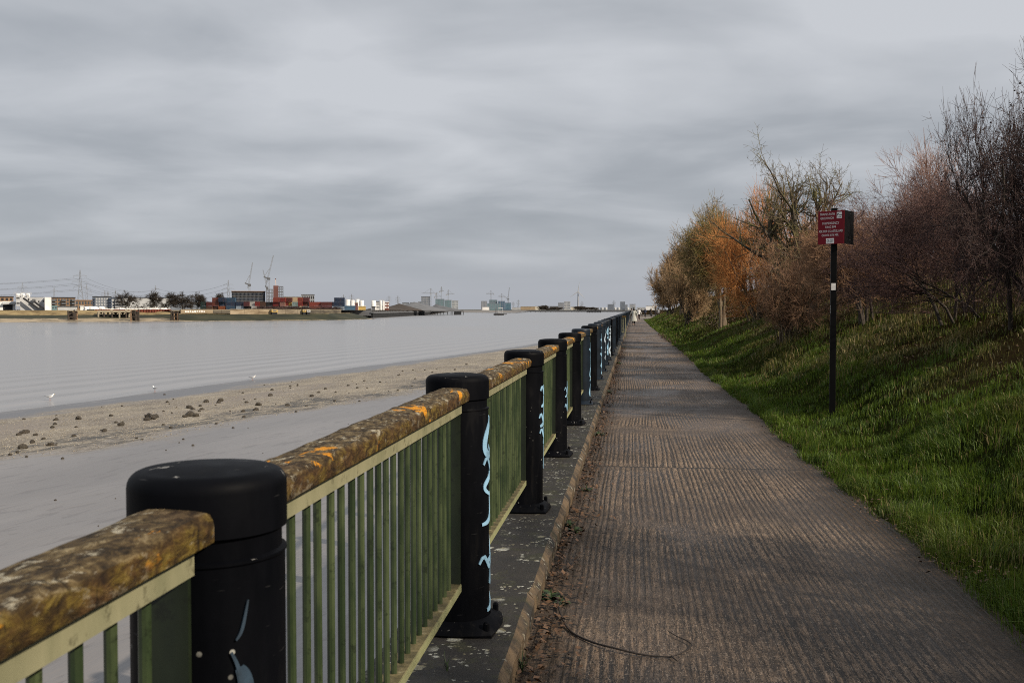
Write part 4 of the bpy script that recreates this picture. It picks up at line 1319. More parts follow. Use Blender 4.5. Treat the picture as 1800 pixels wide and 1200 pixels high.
# bramble stem lying on the path
pl = [(978, 1050), (986, 1085), (1003, 1111), (1040, 1131), (1085, 1146), (1135, 1154), (1180, 1157)]
pts = [Vector(onpath(*q)) + Vector((0, 0, 0.012 + 0.006 * math.sin(i * 2))) for i, q in enumerate(pl)]
bs = empty('bramble_stem', pts[0], 0, 'long thin dark bramble stem curved across the near path', 'stem')


def smooth_pts(p, n=6):
    out = []
    for i in range(len(p) - 1):
        a, b_, c, d_ = p[max(0, i - 1)], p[i], p[i + 1], p[min(len(p) - 1, i + 2)]
        for k in range(n):
            t = k / n
            out.append(0.5 * ((2 * b_) + (c - a) * t + (2 * a - 5 * b_ + 4 * c - d_) * t * t + (3 * b_ - a - 3 * c + d_) * t ** 3))
    return out + [p[-1]]


pp = [p - pts[0] for p in smooth_pts(pts)]
MB().tube(pp, [0.0065 - 0.003 * i / len(pp) for i in range(len(pp))], 6).build('main_stem', M['bramble'], bs, True)
for tip in (((1180, 1157), (1200, 1150), (1216, 1139), (1208, 1130), (1190, 1122), (1174, 1112)), ((1150, 1102), (1160, 1100), (1168, 1094)), ((1180, 1157), (1191, 1166))):
    q = smooth_pts([Vector(onpath(*a)) + Vector((0, 0, .012)) - pts[0] for a in tip])
    if tip[0][0] == 1150: continue
    MB().tube(q, [0.004 - 0.002 * i / len(q) for i in range(len(q))], 5).build('side_shoot', M['bramble'], bs, True)

# ------------------------------------------------------------------ stones, shingle, gulls on the foreshore
st_px = [(38, 762, .34), (44, 761, .42), (33, 765, .26), (98, 738, .30), (137, 737, .44), (62, 765, .24), (88, 783, .36), (40, 788, .42), (57, 778, .3), (92, 752, .24), (97, 746, .26), (195, 731, .26), (213, 748, .4), (204, 743, .22), (262, 735, .6), (268, 737, .55), (273, 734, .5), (258, 739, .36), (183, 758, .32), (130, 767, .22), (76, 772, .22),
         (332, 717, .44), (339, 720, .3), (362, 707, .44), (388, 705, .42), (384, 708, .34), (355, 720, .3), (352, 714, .24), (333, 731, .6), (345, 732, .4), (325, 733, .3), (289, 694, .22), (294, 707, .22), (478, 686, .32), (475, 696, .4), (427, 691, .22), (433, 708, .3), (450, 721, .36), (455, 712, .4), (428, 724, .3), (510, 679, .22), (523, 678, .2), (548, 697, .34), (560, 690, .24), (572, 684, .26), (590, 690, .22), (612, 678, .26), (628, 682, .22), (640, 670, .26), (668, 672, .24), (700, 660, .24), (730, 666, .22), (760, 655, .26), (800, 650, .26), (820, 641, .3),
         (97, 879, .09), (203, 876, .05), (322, 772, .12), (315, 778, .08), (339, 783, .13), (292, 791, .07), (173, 924, .05), (436, 752, .06), (462, 796, .05), (612, 745, .06), (240, 770, .14), (300, 752, .2), (380, 745, .16), (410, 752, .14), (505, 713, .3), (520, 724, .2), (18, 800, .2), (110, 806, .14)]
ra = random.Random(77)
for _ in range(95):
    yy = 26 + 60 * ra.random() ** 1.3; a_, b2 = float(xw(yy)), float(max(xg(yy), xw(yy) + .5)); xx = a_ + (b2 - a_) * ra.uniform(.3, 1.0)
    q = np.array((xx, yy, -3.6 - EYE)); dz = q @ FWD
    st_px.append((900 + F * (q @ RGT) / dz, HOR - F * q[2] / dz, ra.choice((.09, .11, .13, .16, .2))))
protos = []
for i in range(5):
    m = MB(); m.ball((0, 0, 0), 1.0, 9, 6)
    r = random.Random(i); vs = []
    for (x, y, z) in m.v:
        f = 0.55 + 0.75 * vnoise(x * 1.1 + 5 * i, y * 1.1 + z * 1.3, 0.55, i)
        vs.append((x * f * 1.15, y * f * 0.9, z * f * 0.72))
    m.v = vs; me = m.mesh('stone'); me.materials.append(M['stone']); protos.append(me)
for i, (px, py, s) in enumerate(st_px):
    z = -3.6
    for _ in range(4):
        p = at(px, py, z); z = shore_z(p[0], p[1])
    o = link('stone', protos[i % 5]); o.location = (p[0], p[1], z + s * 0.10); o.scale = (s * .40,) * 3; o.rotation_euler = (0, 0, random.random() * 6)
    big = s >= .4
    tag(o, ('large weed covered dark stone lying on the shingle strip' if big else 'dark stone scattered on the shingle strip') if s >= .2 else 'small dark stone lying low on the foreshore', 'stone', 'dark stones on the foreshore')
n = 9000
y = 22 + 90 * g.random(n) ** 1.4
tt = np.clip(g.beta(2.0, 1.3, n) * 0.9 + 0.14, 0, 1.02)
x = xw(y) + (np.maximum(xg(y), xw(y) + .5) - xw(y)) * tt
zz = np.array([shore_z(a, c_) for a, c_ in zip(x, y)])
V, Fc = blobs(np.stack([x, y, zz + 0.012], 1), g.uniform(0.010, 0.032, n), g)
tag(link('shingle', np_mesh('shingle', V, Fc), M['pebble']), 'pale shells and pebbles strewn over the shingle strip', 'shingle', kind='stuff')
M['gull_white'] = plain('white feathers', (0.85, 0.85, 0.84), 0.6, 0.05, 5); M['gull_grey'] = plain('grey feathers', (0.35, 0.37, 0.40), 0.6, 0.1, 5)
M['gull_leg'] = plain('pink legs', (0.35, 0.16, 0.12), 0.6, 0.1, 5)


def gull(px, py, rz, label):
    z = WZ
    for _ in range(4):
        p = at(px, py, z); z = max(WZ, shore_z(p[0], p[1]))
    t = empty('gull', (p[0], p[1], z), rz, label, 'gull', 'white gulls at the waterline')
    m = MB(); pts = [(-0.26, 0, .25), (-0.16, 0, .235), (-0.02, 0, .22), (0.10, 0, .235), (0.155, 0, .29), (0.175, 0, .335), (0.205, 0, .355), (0.235, 0, .352)]
    m.tube(pts, [.012, .045, .080, .070, .042, .036, .038, .012], 10); m.build('body', M['gull_white'], t, True, 80)
    for s in (-1, 1):
        w_ = MB(); w_.tube([(0.10, s * .055, .26), (-0.05, s * .072, .255), (-0.20, s * .04, .262), (-0.33, s * .015, .275)], [.022, .045, .032, .006], 8)
        w_.build('wing', M['gull_grey'], t, True, 80)
        MB().tube([(-0.01, s * .03, 0.0), (0.0, s * .03, .16)], .006, 5).box(-0.012, 0.05, s * .03 - .02, s * .03 + .02, 0.0, .008).build('leg', M['gull_leg'], t)
    MB().tube([(0.235, 0, .352), (0.29, 0, .345)], [.012, .003], 6).build('beak', plain('yellow beak', (0.6, 0.4, 0.05), 0.5), t)


gull(88, 703, 0.4, 'white gull standing in the shallows at far left')
gull(272, 688, 2.6, 'white gull at the waterline below the rusty jetty, middle of the three')
gull(444, 668, 0.2, 'small white gull at the waterline, farthest right')
# ------------------------------------------------------------------ sign
sp, sD = ground_hit(1470, 729)
sx, sy, sz = sp[0] - 0.055, sp[1], sp[2]
topz = hz(367, sD)
sg = empty('path_sign', (sx, sy, sz), YAW - R(14), 'maroon emergency notice on a tall square black post in the grass', 'sign')
Hs = topz - sz
MB().cbox(-0.040, 0.040, -0.040, 0.040, -0.3, Hs, 0.005).build('post', M['sign_black'], sg)
BW, BH = 0.372, 0.452
zc = hz(401, sD) - sz


def board(name, w_, h_, mat_front, loc, rz):
    m = MB().cbox(-w_ / 2, w_ / 2, -0.004, 0.004, -h_ / 2, h_ / 2, 0.002)
    o = m.build(name, mat_front, sg); o.location = loc; o.rotation_euler = (0, 0, rz); return o


# the local frame looks along +y away from the camera: board faces are at -y
ar = R(27)
red = board('red_panel', BW, BH, M['sign_red'], (-0.045, -0.075, zc), -ar)
blk = board('black_panel', 0.372, BH * 1.005, M['sign_black'], (0.197, 0.016, zc + 0.004), R(67))
br = MB().box(-0.02, 0.02, -0.075, -0.040, zc - 0.15, zc - 0.12).box(-0.02, 0.02, -0.075, -0.040, zc + 0.12, zc + 0.15).box(0.040, 0.20, -0.01, 0.01, zc - 0.15, zc - 0.12).box(0.040, 0.20, -0.01, 0.01, zc + 0.12, zc + 0.15)
br.build('bracket', M['sign_black'], sg)


def words(txt, u0, u1, v0, v1, mat, depth=0.0016, par=None, w_=BW, h_=BH, yoff=-0.0042):
    cu = bpy.data.curves.new('lettering', 'FONT'); cu.body = txt; cu.size = 1; cu.extrude = 0.0
    o = bpy.data.objects.new('tmp', cu); COL.objects.link(o)
    bpy.context.view_layer.update()
    dg = bpy.context.evaluated_depsgraph_get()
    me = bpy.data.meshes.new_from_object(o.evaluated_get(dg)); COL.objects.unlink(o); bpy.data.objects.remove(o)
    v = np.zeros(len(me.vertices) * 3, dtype=np.float32); me.vertices.foreach_get('co', v); v = v.reshape(-1, 3)
    mn, mx_ = v.min(0), v.max(0)
    x = (v[:, 0] - mn[0]) / (mx_[0] - mn[0]); y = (v[:, 1] - mn[1]) / (mx_[1] - mn[1])
    nv = np.stack([(-0.5 + u0 + (u1 - u0) * x) * w_, np.full(len(v), yoff - depth), (0.5 - v1 + (v1 - v0) * y) * h_], 1)
    me.vertices.foreach_set('co', nv.astype(np.float32).ravel()); me.update(); me.name = 'lettering'
    me.materials.clear()
    return link('lettering', me, mat, par)


for t_, a_, b_, c_, d_ in (('THAMES PATH', .075, .64, .060, .128), ('GREENWICH', .10, .60, .180, .248), ('IN EMERGENCY', .17, .81, .335, .405), ('RING 999', .29, .69, .450, .520), ('ASK FOR COASTGUARD', .035, .955, .575, .645), ('QUOTE SITE REF.', .15, .80, .700, .770)):
    o = words(t_, a_, b_, c_, d_, M['white'], par=None); o.parent = sg; o.location = red.location; o.rotation_euler = red.rotation_euler


def patch(name, u0, u1, v0, v1, mat, y0=-0.0042, th=0.001):
    m = MB().box((-.5 + u0) * BW, (-.5 + u1) * BW, y0 - th, y0, (.5 - v1) * BH, (.5 - v0) * BH)
    o = m.build(name, mat, sg); o.location = red.location; o.rotation_euler = red.rotation_euler; return o


patch('number_label', .315, .625, .825, .985, M['white'])
o = words('GR 207', .345, .60, .865, .945, M['ink'], yoff=-0.0054, par=None); o.parent = sg; o.location = red.location; o.rotation_euler = red.rotation_euler
patch('emblem', .72, .915, .045, .235, M['white'])
# dark swoosh of the emblem: a diagonal hill line and a caption bar
m = MB()
for pts_ in ([(.735, .10), (.775, .075), (.80, .105), (.765, .135), (.735, .165)], [(.80, .105), (.825, .13), (.915, .125), (.915, .145), (.83, .155), (.785, .115)], [(.745, .195), (.895, .185), (.895, .205), (.745, .215)]):
    k = len(m.v)
    for (u, v) in pts_: m.v.append(((-.5 + u) * BW, -0.0056, (.5 - v) * BH))
    m.f.append(tuple(range(k, k + len(pts_))))
o = m.build('emblem_mark', M['ink'], sg); o.location = red.location; o.rotation_euler = red.rotation_euler
zs = hz(503, sD) - sz
MB().box(-0.032, 0.026, -0.0415, -0.0402, zs - 0.055, zs + 0.04).build('sticker', M['white'], sg)
zs = hz(544, sD) - sz
MB().box(-0.0416, -0.0402, -0.038, -0.014, zs - 0.055, zs + 0.06).build('sticker', M['white'], sg)
for z_ in (zc + .19, zc - .17):
    MB().lathe([(0.006, 0), (0.006, .003), (.001, .004)], 8).build('bolt_head', plain('zinc', (.3, .3, .3), .4), blk).location = (0.02, -0.006, z_ - zc)
# ------------------------------------------------------------------ people
M['skin'] = plain('skin', (0.42, 0.26, 0.19), 0.55, 0.08, 9)


def cloth(name, col): return plain(name, col, 0.85, 0.18, 7, bump=0.3)


def skin_mesh(name, joints, edges, radii, sub=1):
    me = bpy.data.meshes.new(name); me.from_pydata([tuple(j) for j in joints], edges, []); me.update()
    o = bpy.data.objects.new('tmp', me); COL.objects.link(o)
    md = o.modifiers.new('skin', 'SKIN'); md.use_smooth_shade = True
    sv = me.skin_vertices[0].data if me.skin_vertices else None
    for i, r in enumerate(radii):
        sv[i].radius = (r, r) if not hasattr(r, '__len__') else r
        sv[i].use_root = (i == 0)
    if sub: s = o.modifiers.new('sub', 'SUBSURF'); s.levels = sub; s.render_levels = sub
    bpy.context.view_layer.update()
    dg = bpy.context.evaluated_depsgraph_get()
    r = bpy.data.meshes.new_from_object(o.evaluated_get(dg)); r.name = name
    bpy.data.objects.remove(o); bpy.data.meshes.remove(me)
    return r


def person(loc, rz, label, hgt=1.7, step=0.16, swing=0.14, top=None, trousers=None, coat=None, coat_len=0.0, hair=(0.012, 0.009, 0.007), longhair=False, shoes=(0.02, 0.02, 0.02), bag=None, sd=0, arm_out=0.0, hood=False):
    """facing +y in the local frame"""
    k = hgt / 1.72
    t = empty('person', loc, rz, label, 'person', 'people walking along the river path')
    hip, kn, an = 0.90, 0.48, 0.08
    J = [(0, 0, .95), (0, 0.0, 1.10), (0, 0.005, 1.28), (0, 0, 1.42), (0, 0.01, 1.50), (0, 0.025, 1.57), (0, 0.03, 1.66), (0, .02, 1.70)]
    Rr = [(.145, .105), (.130, .095), (.150, .105), (.11, .08), .052, .062, .088, .055]
    E = [(0, 1), (1, 2), (2, 3), (3, 4), (4, 5), (5, 6), (6, 7)]
    legs = {}
    for s in (-1, 1):
        f = s * step
        hipj = (s * .085, 0, hip); knee = (s * .09, f * .55 + .04, kn); ank = (s * .09, f + (-.05 if f < 0 else .0), an + (.05 if f < 0 else 0))
        toe = (s * .10, ank[1] + .15, .03)
        b0 = len(J); J += [hipj, knee, ank, (s * .095, ank[1] + .05, .05), toe]; Rr += [.085, .058, .040, .042, .030]
        E += [(0, b0), (b0, b0 + 1), (b0 + 1, b0 + 2), (b0 + 2, b0 + 3), (b0 + 3, b0 + 4)]
        legs[s] = (hipj, knee, ank, toe)
        a = -s * swing
        sh = (s * .185, 0, 1.40); el = (s * (.225 + arm_out), -.03 + a * .4, 1.13); wr = (s * (.235 + arm_out), .06 + a, .90); pm = (s * (.235 + arm_out), .075 + a, .83)
        b0 = len(J); J += [sh, el, wr, pm]; Rr += [.055, .042, .028, (.038, .018)]
        E += [(3, b0), (b0, b0 + 1), (b0 + 1, b0 + 2), (b0 + 2, b0 + 3)]
        legs[('a', s)] = (sh, el, wr, pm)
        for q in range(5):
            off = (q - 1.5) * .019 if q < 4 else 0.03
            L = (.062, .072, .068, .052, .045)[q]
            c1 = (pm[0], pm[1] + off, pm[2] - (.035 if q < 4 else -.01)); c2 = (pm[0] - s * .012, pm[1] + off * 1.05 + (.012 if q == 4 else 0), c1[2] - L * .55); c3 = (pm[0] - s * .028, c2[1] + .004, c2[2] - L * .45)
            n0 = len(J); J += [c1, c2, c3]; Rr += [.0092, .0085, .0075]; E += [(b0 + 3, n0), (n0, n0 + 1), (n0 + 1, n0 + 2)]
    sc = lambda L_: [tuple(c * k for c in j) for j in L_]
    rs = [tuple(c * k for c in r) if hasattr(r, '__len__') else r * k for r in Rr]
    link('body', skin_mesh('body', sc(J), E, rs), M['skin'], t)
    # nose, ears, hair
    m = MB(); m.tube(sc([(0, .112, 1.655), (0, .132, 1.625)]), [.010 * k, .016 * k], 6)
    m.build('nose', M['skin'], t)
    for s in (-1, 1):
        MB().ball(tuple(c * k for c in (s * .088, .02, 1.635)), .024 * k, 7, 5, (.4, .7, 1.2)).build('ear', M['skin'], t)
    hm = MB(); hm.ball(tuple(c * k for c in (0, .012, 1.665)), .108 * k, 14, 9, (.92, 1.05, 1.0))
    if longhair:
        hm.lathe([(r * k, z * k) for r, z in ((.05, 1.22), (.095, 1.28), (.11, 1.42), (.105, 1.56), (.10, 1.66), (.03, 1.70))], 12, (0, -.045 * k, 0), 1.0, .62)
    hm.build('hair', plain('dark hair', hair, .5, .3, 20), t, True, 80)
    # clothes: a second skin a little wider than the body
    m0 = cloth('trousers cloth', trousers or (.015, .015, .018))
    for s in (-1, 1):
        h_, kk, a_, toe = legs[s]
        o_ = skin_mesh('trouser_leg', sc([(s * .06, 0, .98), h_, kk, (a_[0], a_[1], a_[2] + .02)]), [(0, 1), (1, 2), (2, 3)], [.105 * k, .100 * k, .074 * k, .064 * k])
        link('trouser_leg', o_, m0, t)
        so_ = skin_mesh('shoe', sc([(a_[0], a_[1] - .03, .05), (a_[0], a_[1] + .05, .045), (toe[0], toe[1] + .02, .035)]), [(0, 1), (1, 2)], [.045 * k, .048 * k, .036 * k])
        link('shoe', so_, plain('shoe', shoes, .5, .2, 5), t)
    cm = cloth('coat cloth', top)
    lo = coat_len if coat_len else .90
    prof = [((.16 + (.98 - lo) * .26), lo), (.165, 1.0), (.150, 1.12), (.168, 1.28), (.165, 1.40), (.115, 1.47), (.065, 1.52)]
    MB().lathe([(r * k, z * k) for r, z in prof], 18, (0, 0, 0), 1.12, .80).build('coat', cm, t, True, 70)
    for s in (-1, 1):
        a0, a1, a2, a3 = legs[('a', s)]
        o_ = skin_mesh('sleeve', sc([(s * .12, 0, 1.41), a0, a1, a2]), [(0, 1), (1, 2), (2, 3)], [.075 * k, .074 * k, .062 * k, .050 * k])
        link('sleeve', o_, cm, t)
    if hood:
        MB().ball(tuple(c * k for c in (0, -.07, 1.50)), .10 * k, 10, 6, (1.1, .7, .7)).build('hood', cm, t, True, 80)
    if bag:
        bm = MB(); bm.cbox(-.13 * k, .13 * k, -.26 * k, -.13 * k, 1.05 * k, 1.43 * k, .04 * k); bo = bm.build('rucksack', cloth('rucksack cloth', bag), t)
    return t


def walker(px, D, rz=0.0, **kw):
    p = far(px, D, 0.0); return person((p[0], p[1], float(bank_h(p[0], p[1])) if p[0] > float(xe(p[1])) and p[1] < 165 else 0.0), rz, **kw)


walker(1114, 101, 0.05, label='person in a long pale grey coat with long dark hair, nearest on the path', hgt=1.73, top=(.42, .43, .40), coat_len=.42, longhair=True, step=.13, arm_out=.10)
walker(1123, 149, 0.0, label='person in a short white jacket and dark trousers, just beyond the pale coat', hgt=1.68, top=(.78, .76, .74), trousers=(.03, .016, .018), step=.2, arm_out=.08, shoes=(.6, .6, .6))
walker(1110, 135, 0.0, label='dark haired person half hidden on the left of the pale coat', hgt=1.72, top=(.02, .02, .022), step=.12)
walker(1134, 193, 0.1, label='person in a dark navy jacket in the far group, left of it', hgt=1.78, top=(.018, .025, .05), step=.12)
walker(1144, 198, -0.1, label='person in a long black coat standing in the middle of the far group', hgt=1.82, top=(.012, .012, .013), coat_len=.6, step=.08)
walker(1152.5, 206, 0.2, label='person in a dark jacket with a rucksack, right in the far group', hgt=1.7, top=(.03, .03, .04), step=.1, bag=(.05, .04, .03))
walker(1157.5, 200, 0.0, label='person in a light grey jacket, rightmost of the far group beside the shrub', hgt=1.72, top=(.36, .36, .37), step=.12)
walker(1128, 212, 0.0, label='small figure in black far beyond the white jacket', hgt=1.7, top=(.015, .015, .015), step=.1)
# fence and lamp column behind the far group
fe = empty('end_fence', far(1112, 226), 0, 'dark metal fence closing off the far end of the path behind the walkers', 'fence')
m = MB()
for i in range(72): m.box(i * .12, i * .12 + .035, -.012, .012, 0.08, 1.25)
m.build('bars', M['post'], fe); MB().box(-.05, 8.7, -.02, .02, 1.25, 1.32).build('top_rail', M['post'], fe); MB().box(-.05, 8.7, -.02, .02, .08, .13).build('bottom_rail', M['post'], fe)
for i in range(5): MB().box(i * 2.15 - .05, i * 2.15 + .05, -.05, .05, 0, 1.42).build('fence_post', M['post'], fe)
q = far(1151.5, 222)
lc = empty('lamp_column', q, YAW, 'thin dark lamp column standing beside the far group at the end of the path', 'lamp post')
MB().lathe([(.10, 0), (.10, .9), (.055, 1.0), (.04, 2.75), (.05, 2.76), (.05, 2.82)], 10).build('column', M['post'], lc)
MB().lathe([(.05, 2.82), (.12, 2.86), (.10, 3.02), (.02, 3.08)], 10).build('lantern', M['post'], lc)
# ------------------------------------------------------------------ far bank: land
fw = np.array([at(px, py, WZ)[:2] for px, py in ((-500, 570), (-150, 567.3), (0, 566.3), (160, 565.6), (320, 564.6), (420, 563.8), (540, 562.9), (610, 562.2), (660, 560.4))])
LZ = 1.35
seg = np.diff(fw, axis=0); tn = np.vstack([seg[:1], (seg[:-1] + seg[1:]) / 2, seg[-1:]]); tn /= np.linalg.norm(tn, axis=1, keepdims=True)
nrm = np.stack([-tn[:, 1], tn[:, 0]], 1)
# resample
cum = np.concatenate([[0], np.cumsum(np.linalg.norm(seg, axis=1))]); sfine = np.arange(0, cum[-1], 3.0)
fx = np.interp(sfine, cum, fw[:, 0]); fy = np.interp(sfine, cum, fw[:, 1]); nx = np.interp(sfine, cum, nrm[:, 0]); ny = np.interp(sfine, cum, nrm[:, 1])
pxs = 900 + F * (fx * RGT[0] + fy * RGT[1]) / (fx * FWD[0] + fy * FWD[1])
right = sstep(300, 345, pxs)
rows = [(-6, -4.2, -6, -4.2), (0, -3.95, 0, -3.95), (6, -3.35, .8, -3.85), (16, -2.45, 1.6, -3.75), (20, -1.9, 7, -2.2), (25, -0.95, 13, -0.7), (33, LZ - .2, 15, -0.55), (60, LZ, 60, LZ)]
V = []
for i, (oa, za, ob, zb_) in enumerate(rows[:-1]):
    o_ = oa * (1 - right) + ob * right; z_ = za * (1 - right) + zb_ * right
    jit = (fbm(sfine, sfine * 0 + i * 7, 14, 50) - .5) * (5 if 0 < i < 6 else (2 if i == 0 else 1)); jz = (fbm(sfine, sfine * 0 + i * 5, 9, 60) - .5) * (.5 if i > 1 else 0)
    V.append(np.stack([fx + nx * (o_ + jit), fy + ny * (o_ + jit), z_ + jz], 1))
V = np.stack(V, 0)


def strip(name, i0, i1, mat, label=None):
    me = np_mesh(name, V[i0:i1 + 1].reshape(-1, 3), grid_faces(i1 - i0 + 1, V.shape[1]), True)
    return tag(link(name, me, mat), label, kind='structure')


def streaky(name, a, c_, e, sc=.25):
    def fn(b, p):
        c = b.mapping(b.geo('Position'), (.35, .35, 2.2)); n = b.noise(c, sc, 5, .65)
        b.put(p.inputs['Base Color'], b.ramp(n, [(.36, a), (.5, c_), (.64, e)])); p.inputs['Roughness'].default_value = .9
    return material(name, fn)


strip('far_beach', 0, 3, streaky('pale tidal sand', (.10, .085, .06), (.27, .22, .15), (.36, .30, .21), .5))
strip('algae_slope', 3, 5, streaky('dark green algae', (.010, .013, .005), (.020, .023, .009), (.036, .034, .014)))
strip('straw_bank', 5, 6, streaky('straw coloured grass', (.11, .075, .03), (.23, .17, .08), (.30, .23, .11), .6))
# flat land behind, to the horizon
back = V[6][:, :2]
back = back + np.stack([nx, ny], 1) * (1.5 * right)[:, None]
land = [(p[0], p[1], LZ - .25) for p in back[::6]]
e1, e2 = far(757, 1030), far(700, 800)
land += [(e2[0], e2[1], LZ - .25), (e1[0], e1[1], LZ - .25)]
f1, f2, f3, f4 = far(790, 2300), far(640, 9000), far(-2500, 9000), far(-2500, 900)
land += [(f1[0], f1[1], LZ - .25), (f2[0], f2[1], LZ - .25), (f3[0], f3[1], LZ - .25), (f4[0], f4[1], LZ - .25)]
tag(MB().add(land, [tuple(range(len(land)))]).build('far_land', plain('dull far ground', (.075, .07, .055), .95, .3, .02)), kind='structure')
s0, s1 = far(700, 2450), far(1400, 1990)
b0_, b1_ = far(300, 12000), far(1800, 12000)
tag(MB().add([(s0[0], s0[1], -.6), (s1[0], s1[1], -.6), (b1_[0], b1_[1], -.6), (b0_[0], b0_[1], -.6)], [(0, 1, 2, 3)]).build('downstream_shore', plain('downstream ground', (.08, .08, .07), .95, .3, .01)), kind='structure')
s0, s1 = far(690, 2445), far(1400, 1985)
m = MB(); m.add([(s0[0], s0[1], WZ - .3), (s1[0], s1[1], WZ - .3), (s1[0], s1[1], -.59), (s0[0], s0[1], -.59)], [(0, 1, 2, 3)])
tag(m.build('shore_edge', plain('dark shore edge', (.05, .05, .045), .9, .3, .05)), kind='structure')


# ---------------------------------------------------------------- helpers for things over there
def fthing(name, label, cat, px, D, z=LZ - .3, rot=0.0, group=None):
    p = far(px, D, z); return empty(name, p, YAW + rot + math.atan((900 - px) / F), label, cat, group)


def W(px0, px1, D): return (px1 - px0) / F * D / math.sqrt(1 + ((px0 + px1) / 2 - 900) ** 2 / F ** 2)   # the face is turned square to the river


def fm(name, col, rough=.8, var=.18, sc=.2): return plain(name, col, rough, var, sc)


C = {k: fm(k + ' far paint', v) for k, v in dict(white=(.80, .79, .77), cream=(.62, .57, .47), lgrey=(.42, .43, .44), grey=(.26, .27, .29), dgrey=(.10, .105, .115), bluegrey=(.16, .185, .225), navy=(.030, .045, .075), dark=(.016, .017, .020), brown=(.23, .145, .085), tan=(.33, .25, .16), brick=(.13, .055, .048), rust=(.15, .042, .027), timber=(.045, .034, .026), teal=(.12, .20, .22), blue=(.05, .11, .18), steel=(.13, .135, .145), lattice=(.19, .20, .215), conc=(.30, .26, .19), yellow=(.50, .34, .10), glass=(.05, .065, .08), orange=(.42, .14, .04), cable=(.10, .105, .11), palepink=(.55, .45, .42)).items()}


def building(name, label, px0, px1, yt, D, col, deep=14, yb=None, rot=0.0, roof=None, wins=None, bands=None, cat='building', group=None, parapet=.5):
    """wall block with a roof slab; wins = (columns, rows, material): each window a recessed-looking part; bands = balcony slabs"""
    z0 = LZ - .3; w_ = W(px0, px1, D); h_ = hz(yt, D) - z0
    t = fthing(name, label, cat, (px0 + px1) / 2, D, z0, rot, group)
    MB().box(-w_ / 2, w_ / 2, 0, deep, -1, h_ - parapet).build('wall', C[col], t)
    MB().box(-w_ / 2 - .25, w_ / 2 + .25, -.25, deep + .25, h_ - parapet, h_).build('roof', C[roof or 'dgrey'], t)
    if wins:
        nc, nr, mt = wins; cw, rh = w_ / nc, (h_ - parapet - 1) / nr
        for i in range(nc):
            for j in range(nr):
                x_ = -w_ / 2 + cw * (i + .5); z_ = .8 + rh * (j + .5)
                MB().box(x_ - cw * .28, x_ + cw * .28, -.08, .05, z_ - rh * .32, z_ + rh * .32).build('window', C[mt], t)
    if bands:
        n, xs, mt = bands
        for (a_, c_) in xs:
            for j in range(n):
                z_ = 1.6 + (h_ - 2.2) * j / n
                MB().box(-w_ / 2 + a_ * w_, -w_ / 2 + c_ * w_, -1.6, -.02, z_, z_ + 1.15).build('balcony', C[mt], t)
    return t


# ---- left group
building('flats', 'low brown flat roofed building behind the white shed at the far left', -30, 24.5, 520.5, 640, 'brown', 16, roof='dark', wins=(7, 3, 'dark'))
t = building('shed', 'long white shed with a dark open front, bottom left of the far bank', -45, 28, 529.5, 560, 'white', 12, roof='white')
w_ = W(-45, 28, 560)
MB().box(w_ / 2 - W(6, 28, 560), w_ / 2 - W(23, 28, 560), -.1, .2, -1, 3.2).build('opening', C['dark'], t)
MB().box(w_ / 2 - W(5, 28, 560), w_ / 2 + .5, -2.2, -.02, 3.25, 4.3).build('canopy', C['lgrey'], t)
# concrete plant
t = fthing('concrete_plant', 'white silo concrete plant with a grey tower on legs and sloping dark conveyors', 'factory', 50, 560)
u = lambda px: W(50, px, 560)
zt = lambda y: hz(y, 560) - (LZ - .3)
for a_, c_, top in ((28, 35.5, 516.5), (36, 44.5, 515.5), (45.5, 54, 516)):
    r_ = (u(c_) - u(a_)) / 2
    MB().lathe([(r_ * .3, zt(531)), (r_, zt(527)), (r_, zt(top)), (r_ * .9, zt(top - .6)), (.1, zt(top - .8))], 16, ((u(a_) + u(c_)) / 2, 6, 0)).build('silo', C['white'], t, True, 40)
m = MB()
for x_ in np.linspace(u(25), u(56), 9): m.box(x_ - .07, x_ + .07, 3.0, 3.14, zt(517), zt(513.6))
m.box(u(25), u(56), 3.0, 3.14, zt(513.8), zt(513.5)).box(u(25), u(56), 3.0, 3.14, zt(515.2), zt(514.9)); m.build('railing', C['lgrey'], t)
MB().box(u(29), u(36), -1, 6, zt(538), zt(520)).build('tower', C['lgrey'], t)
for x_ in (29.6, 32.5, 35.4): MB().box(u(x_) - .15, u(x_) + .15, -.9, -.6, -1, zt(538)).build('leg', C['grey'], t)
for x_ in (31, 34):
    for y_ in (524, 533): MB().box(u(x_) - .35, u(x_) + .35, -1.06, -1.0, zt(y_) - .4, zt(y_) + .4).build('window', C['dark'], t)
MB().box(u(36), u(79), 3, 22, -1, zt(522.3)).build('hall', C['lgrey'], t)
MB().box(u(36) - .2, u(79), 2.9, 22, zt(522.3), zt(521.9)).build('hall_roof', C['dgrey'], t)
MB().box(u(79.2), u(91), -1, 20, -1, zt(522.2)).build('end_block', C['white'], t)
for x_, y_ in ((51, 526), (62, 528), (69, 530), (77, 529)): MB().box(u(x_) - .35, u(x_) + .35, 2.94, 3.02, zt(y_) - .5, zt(y_) + .5).build('window', C['dark'], t)
MB().bar((u(41.5), 0, zt(524)), (u(69), -.6, zt(543)), 1.2, 1.0).build('conveyor', C['dark'], t)
MB().bar((u(57.5), 1, zt(527.5)), (u(78), .4, zt(543)), 1.2, 1.0).build('conveyor', C['dark'], t)
MB().box(u(57), u(62), .3, 2.2, zt(530), zt(525.5)).build('hopper', C['dgrey'], t)
building('flats', 'brown brick flats with stacked dark balconies right of the white block', 91.2, 133, 522.2, 620, 'brown', 18, roof='dark', wins=(8, 3, 'glass'), bands=(3, ((.02, .18), (.42, .62), (.85, .99)), 'dgrey'))
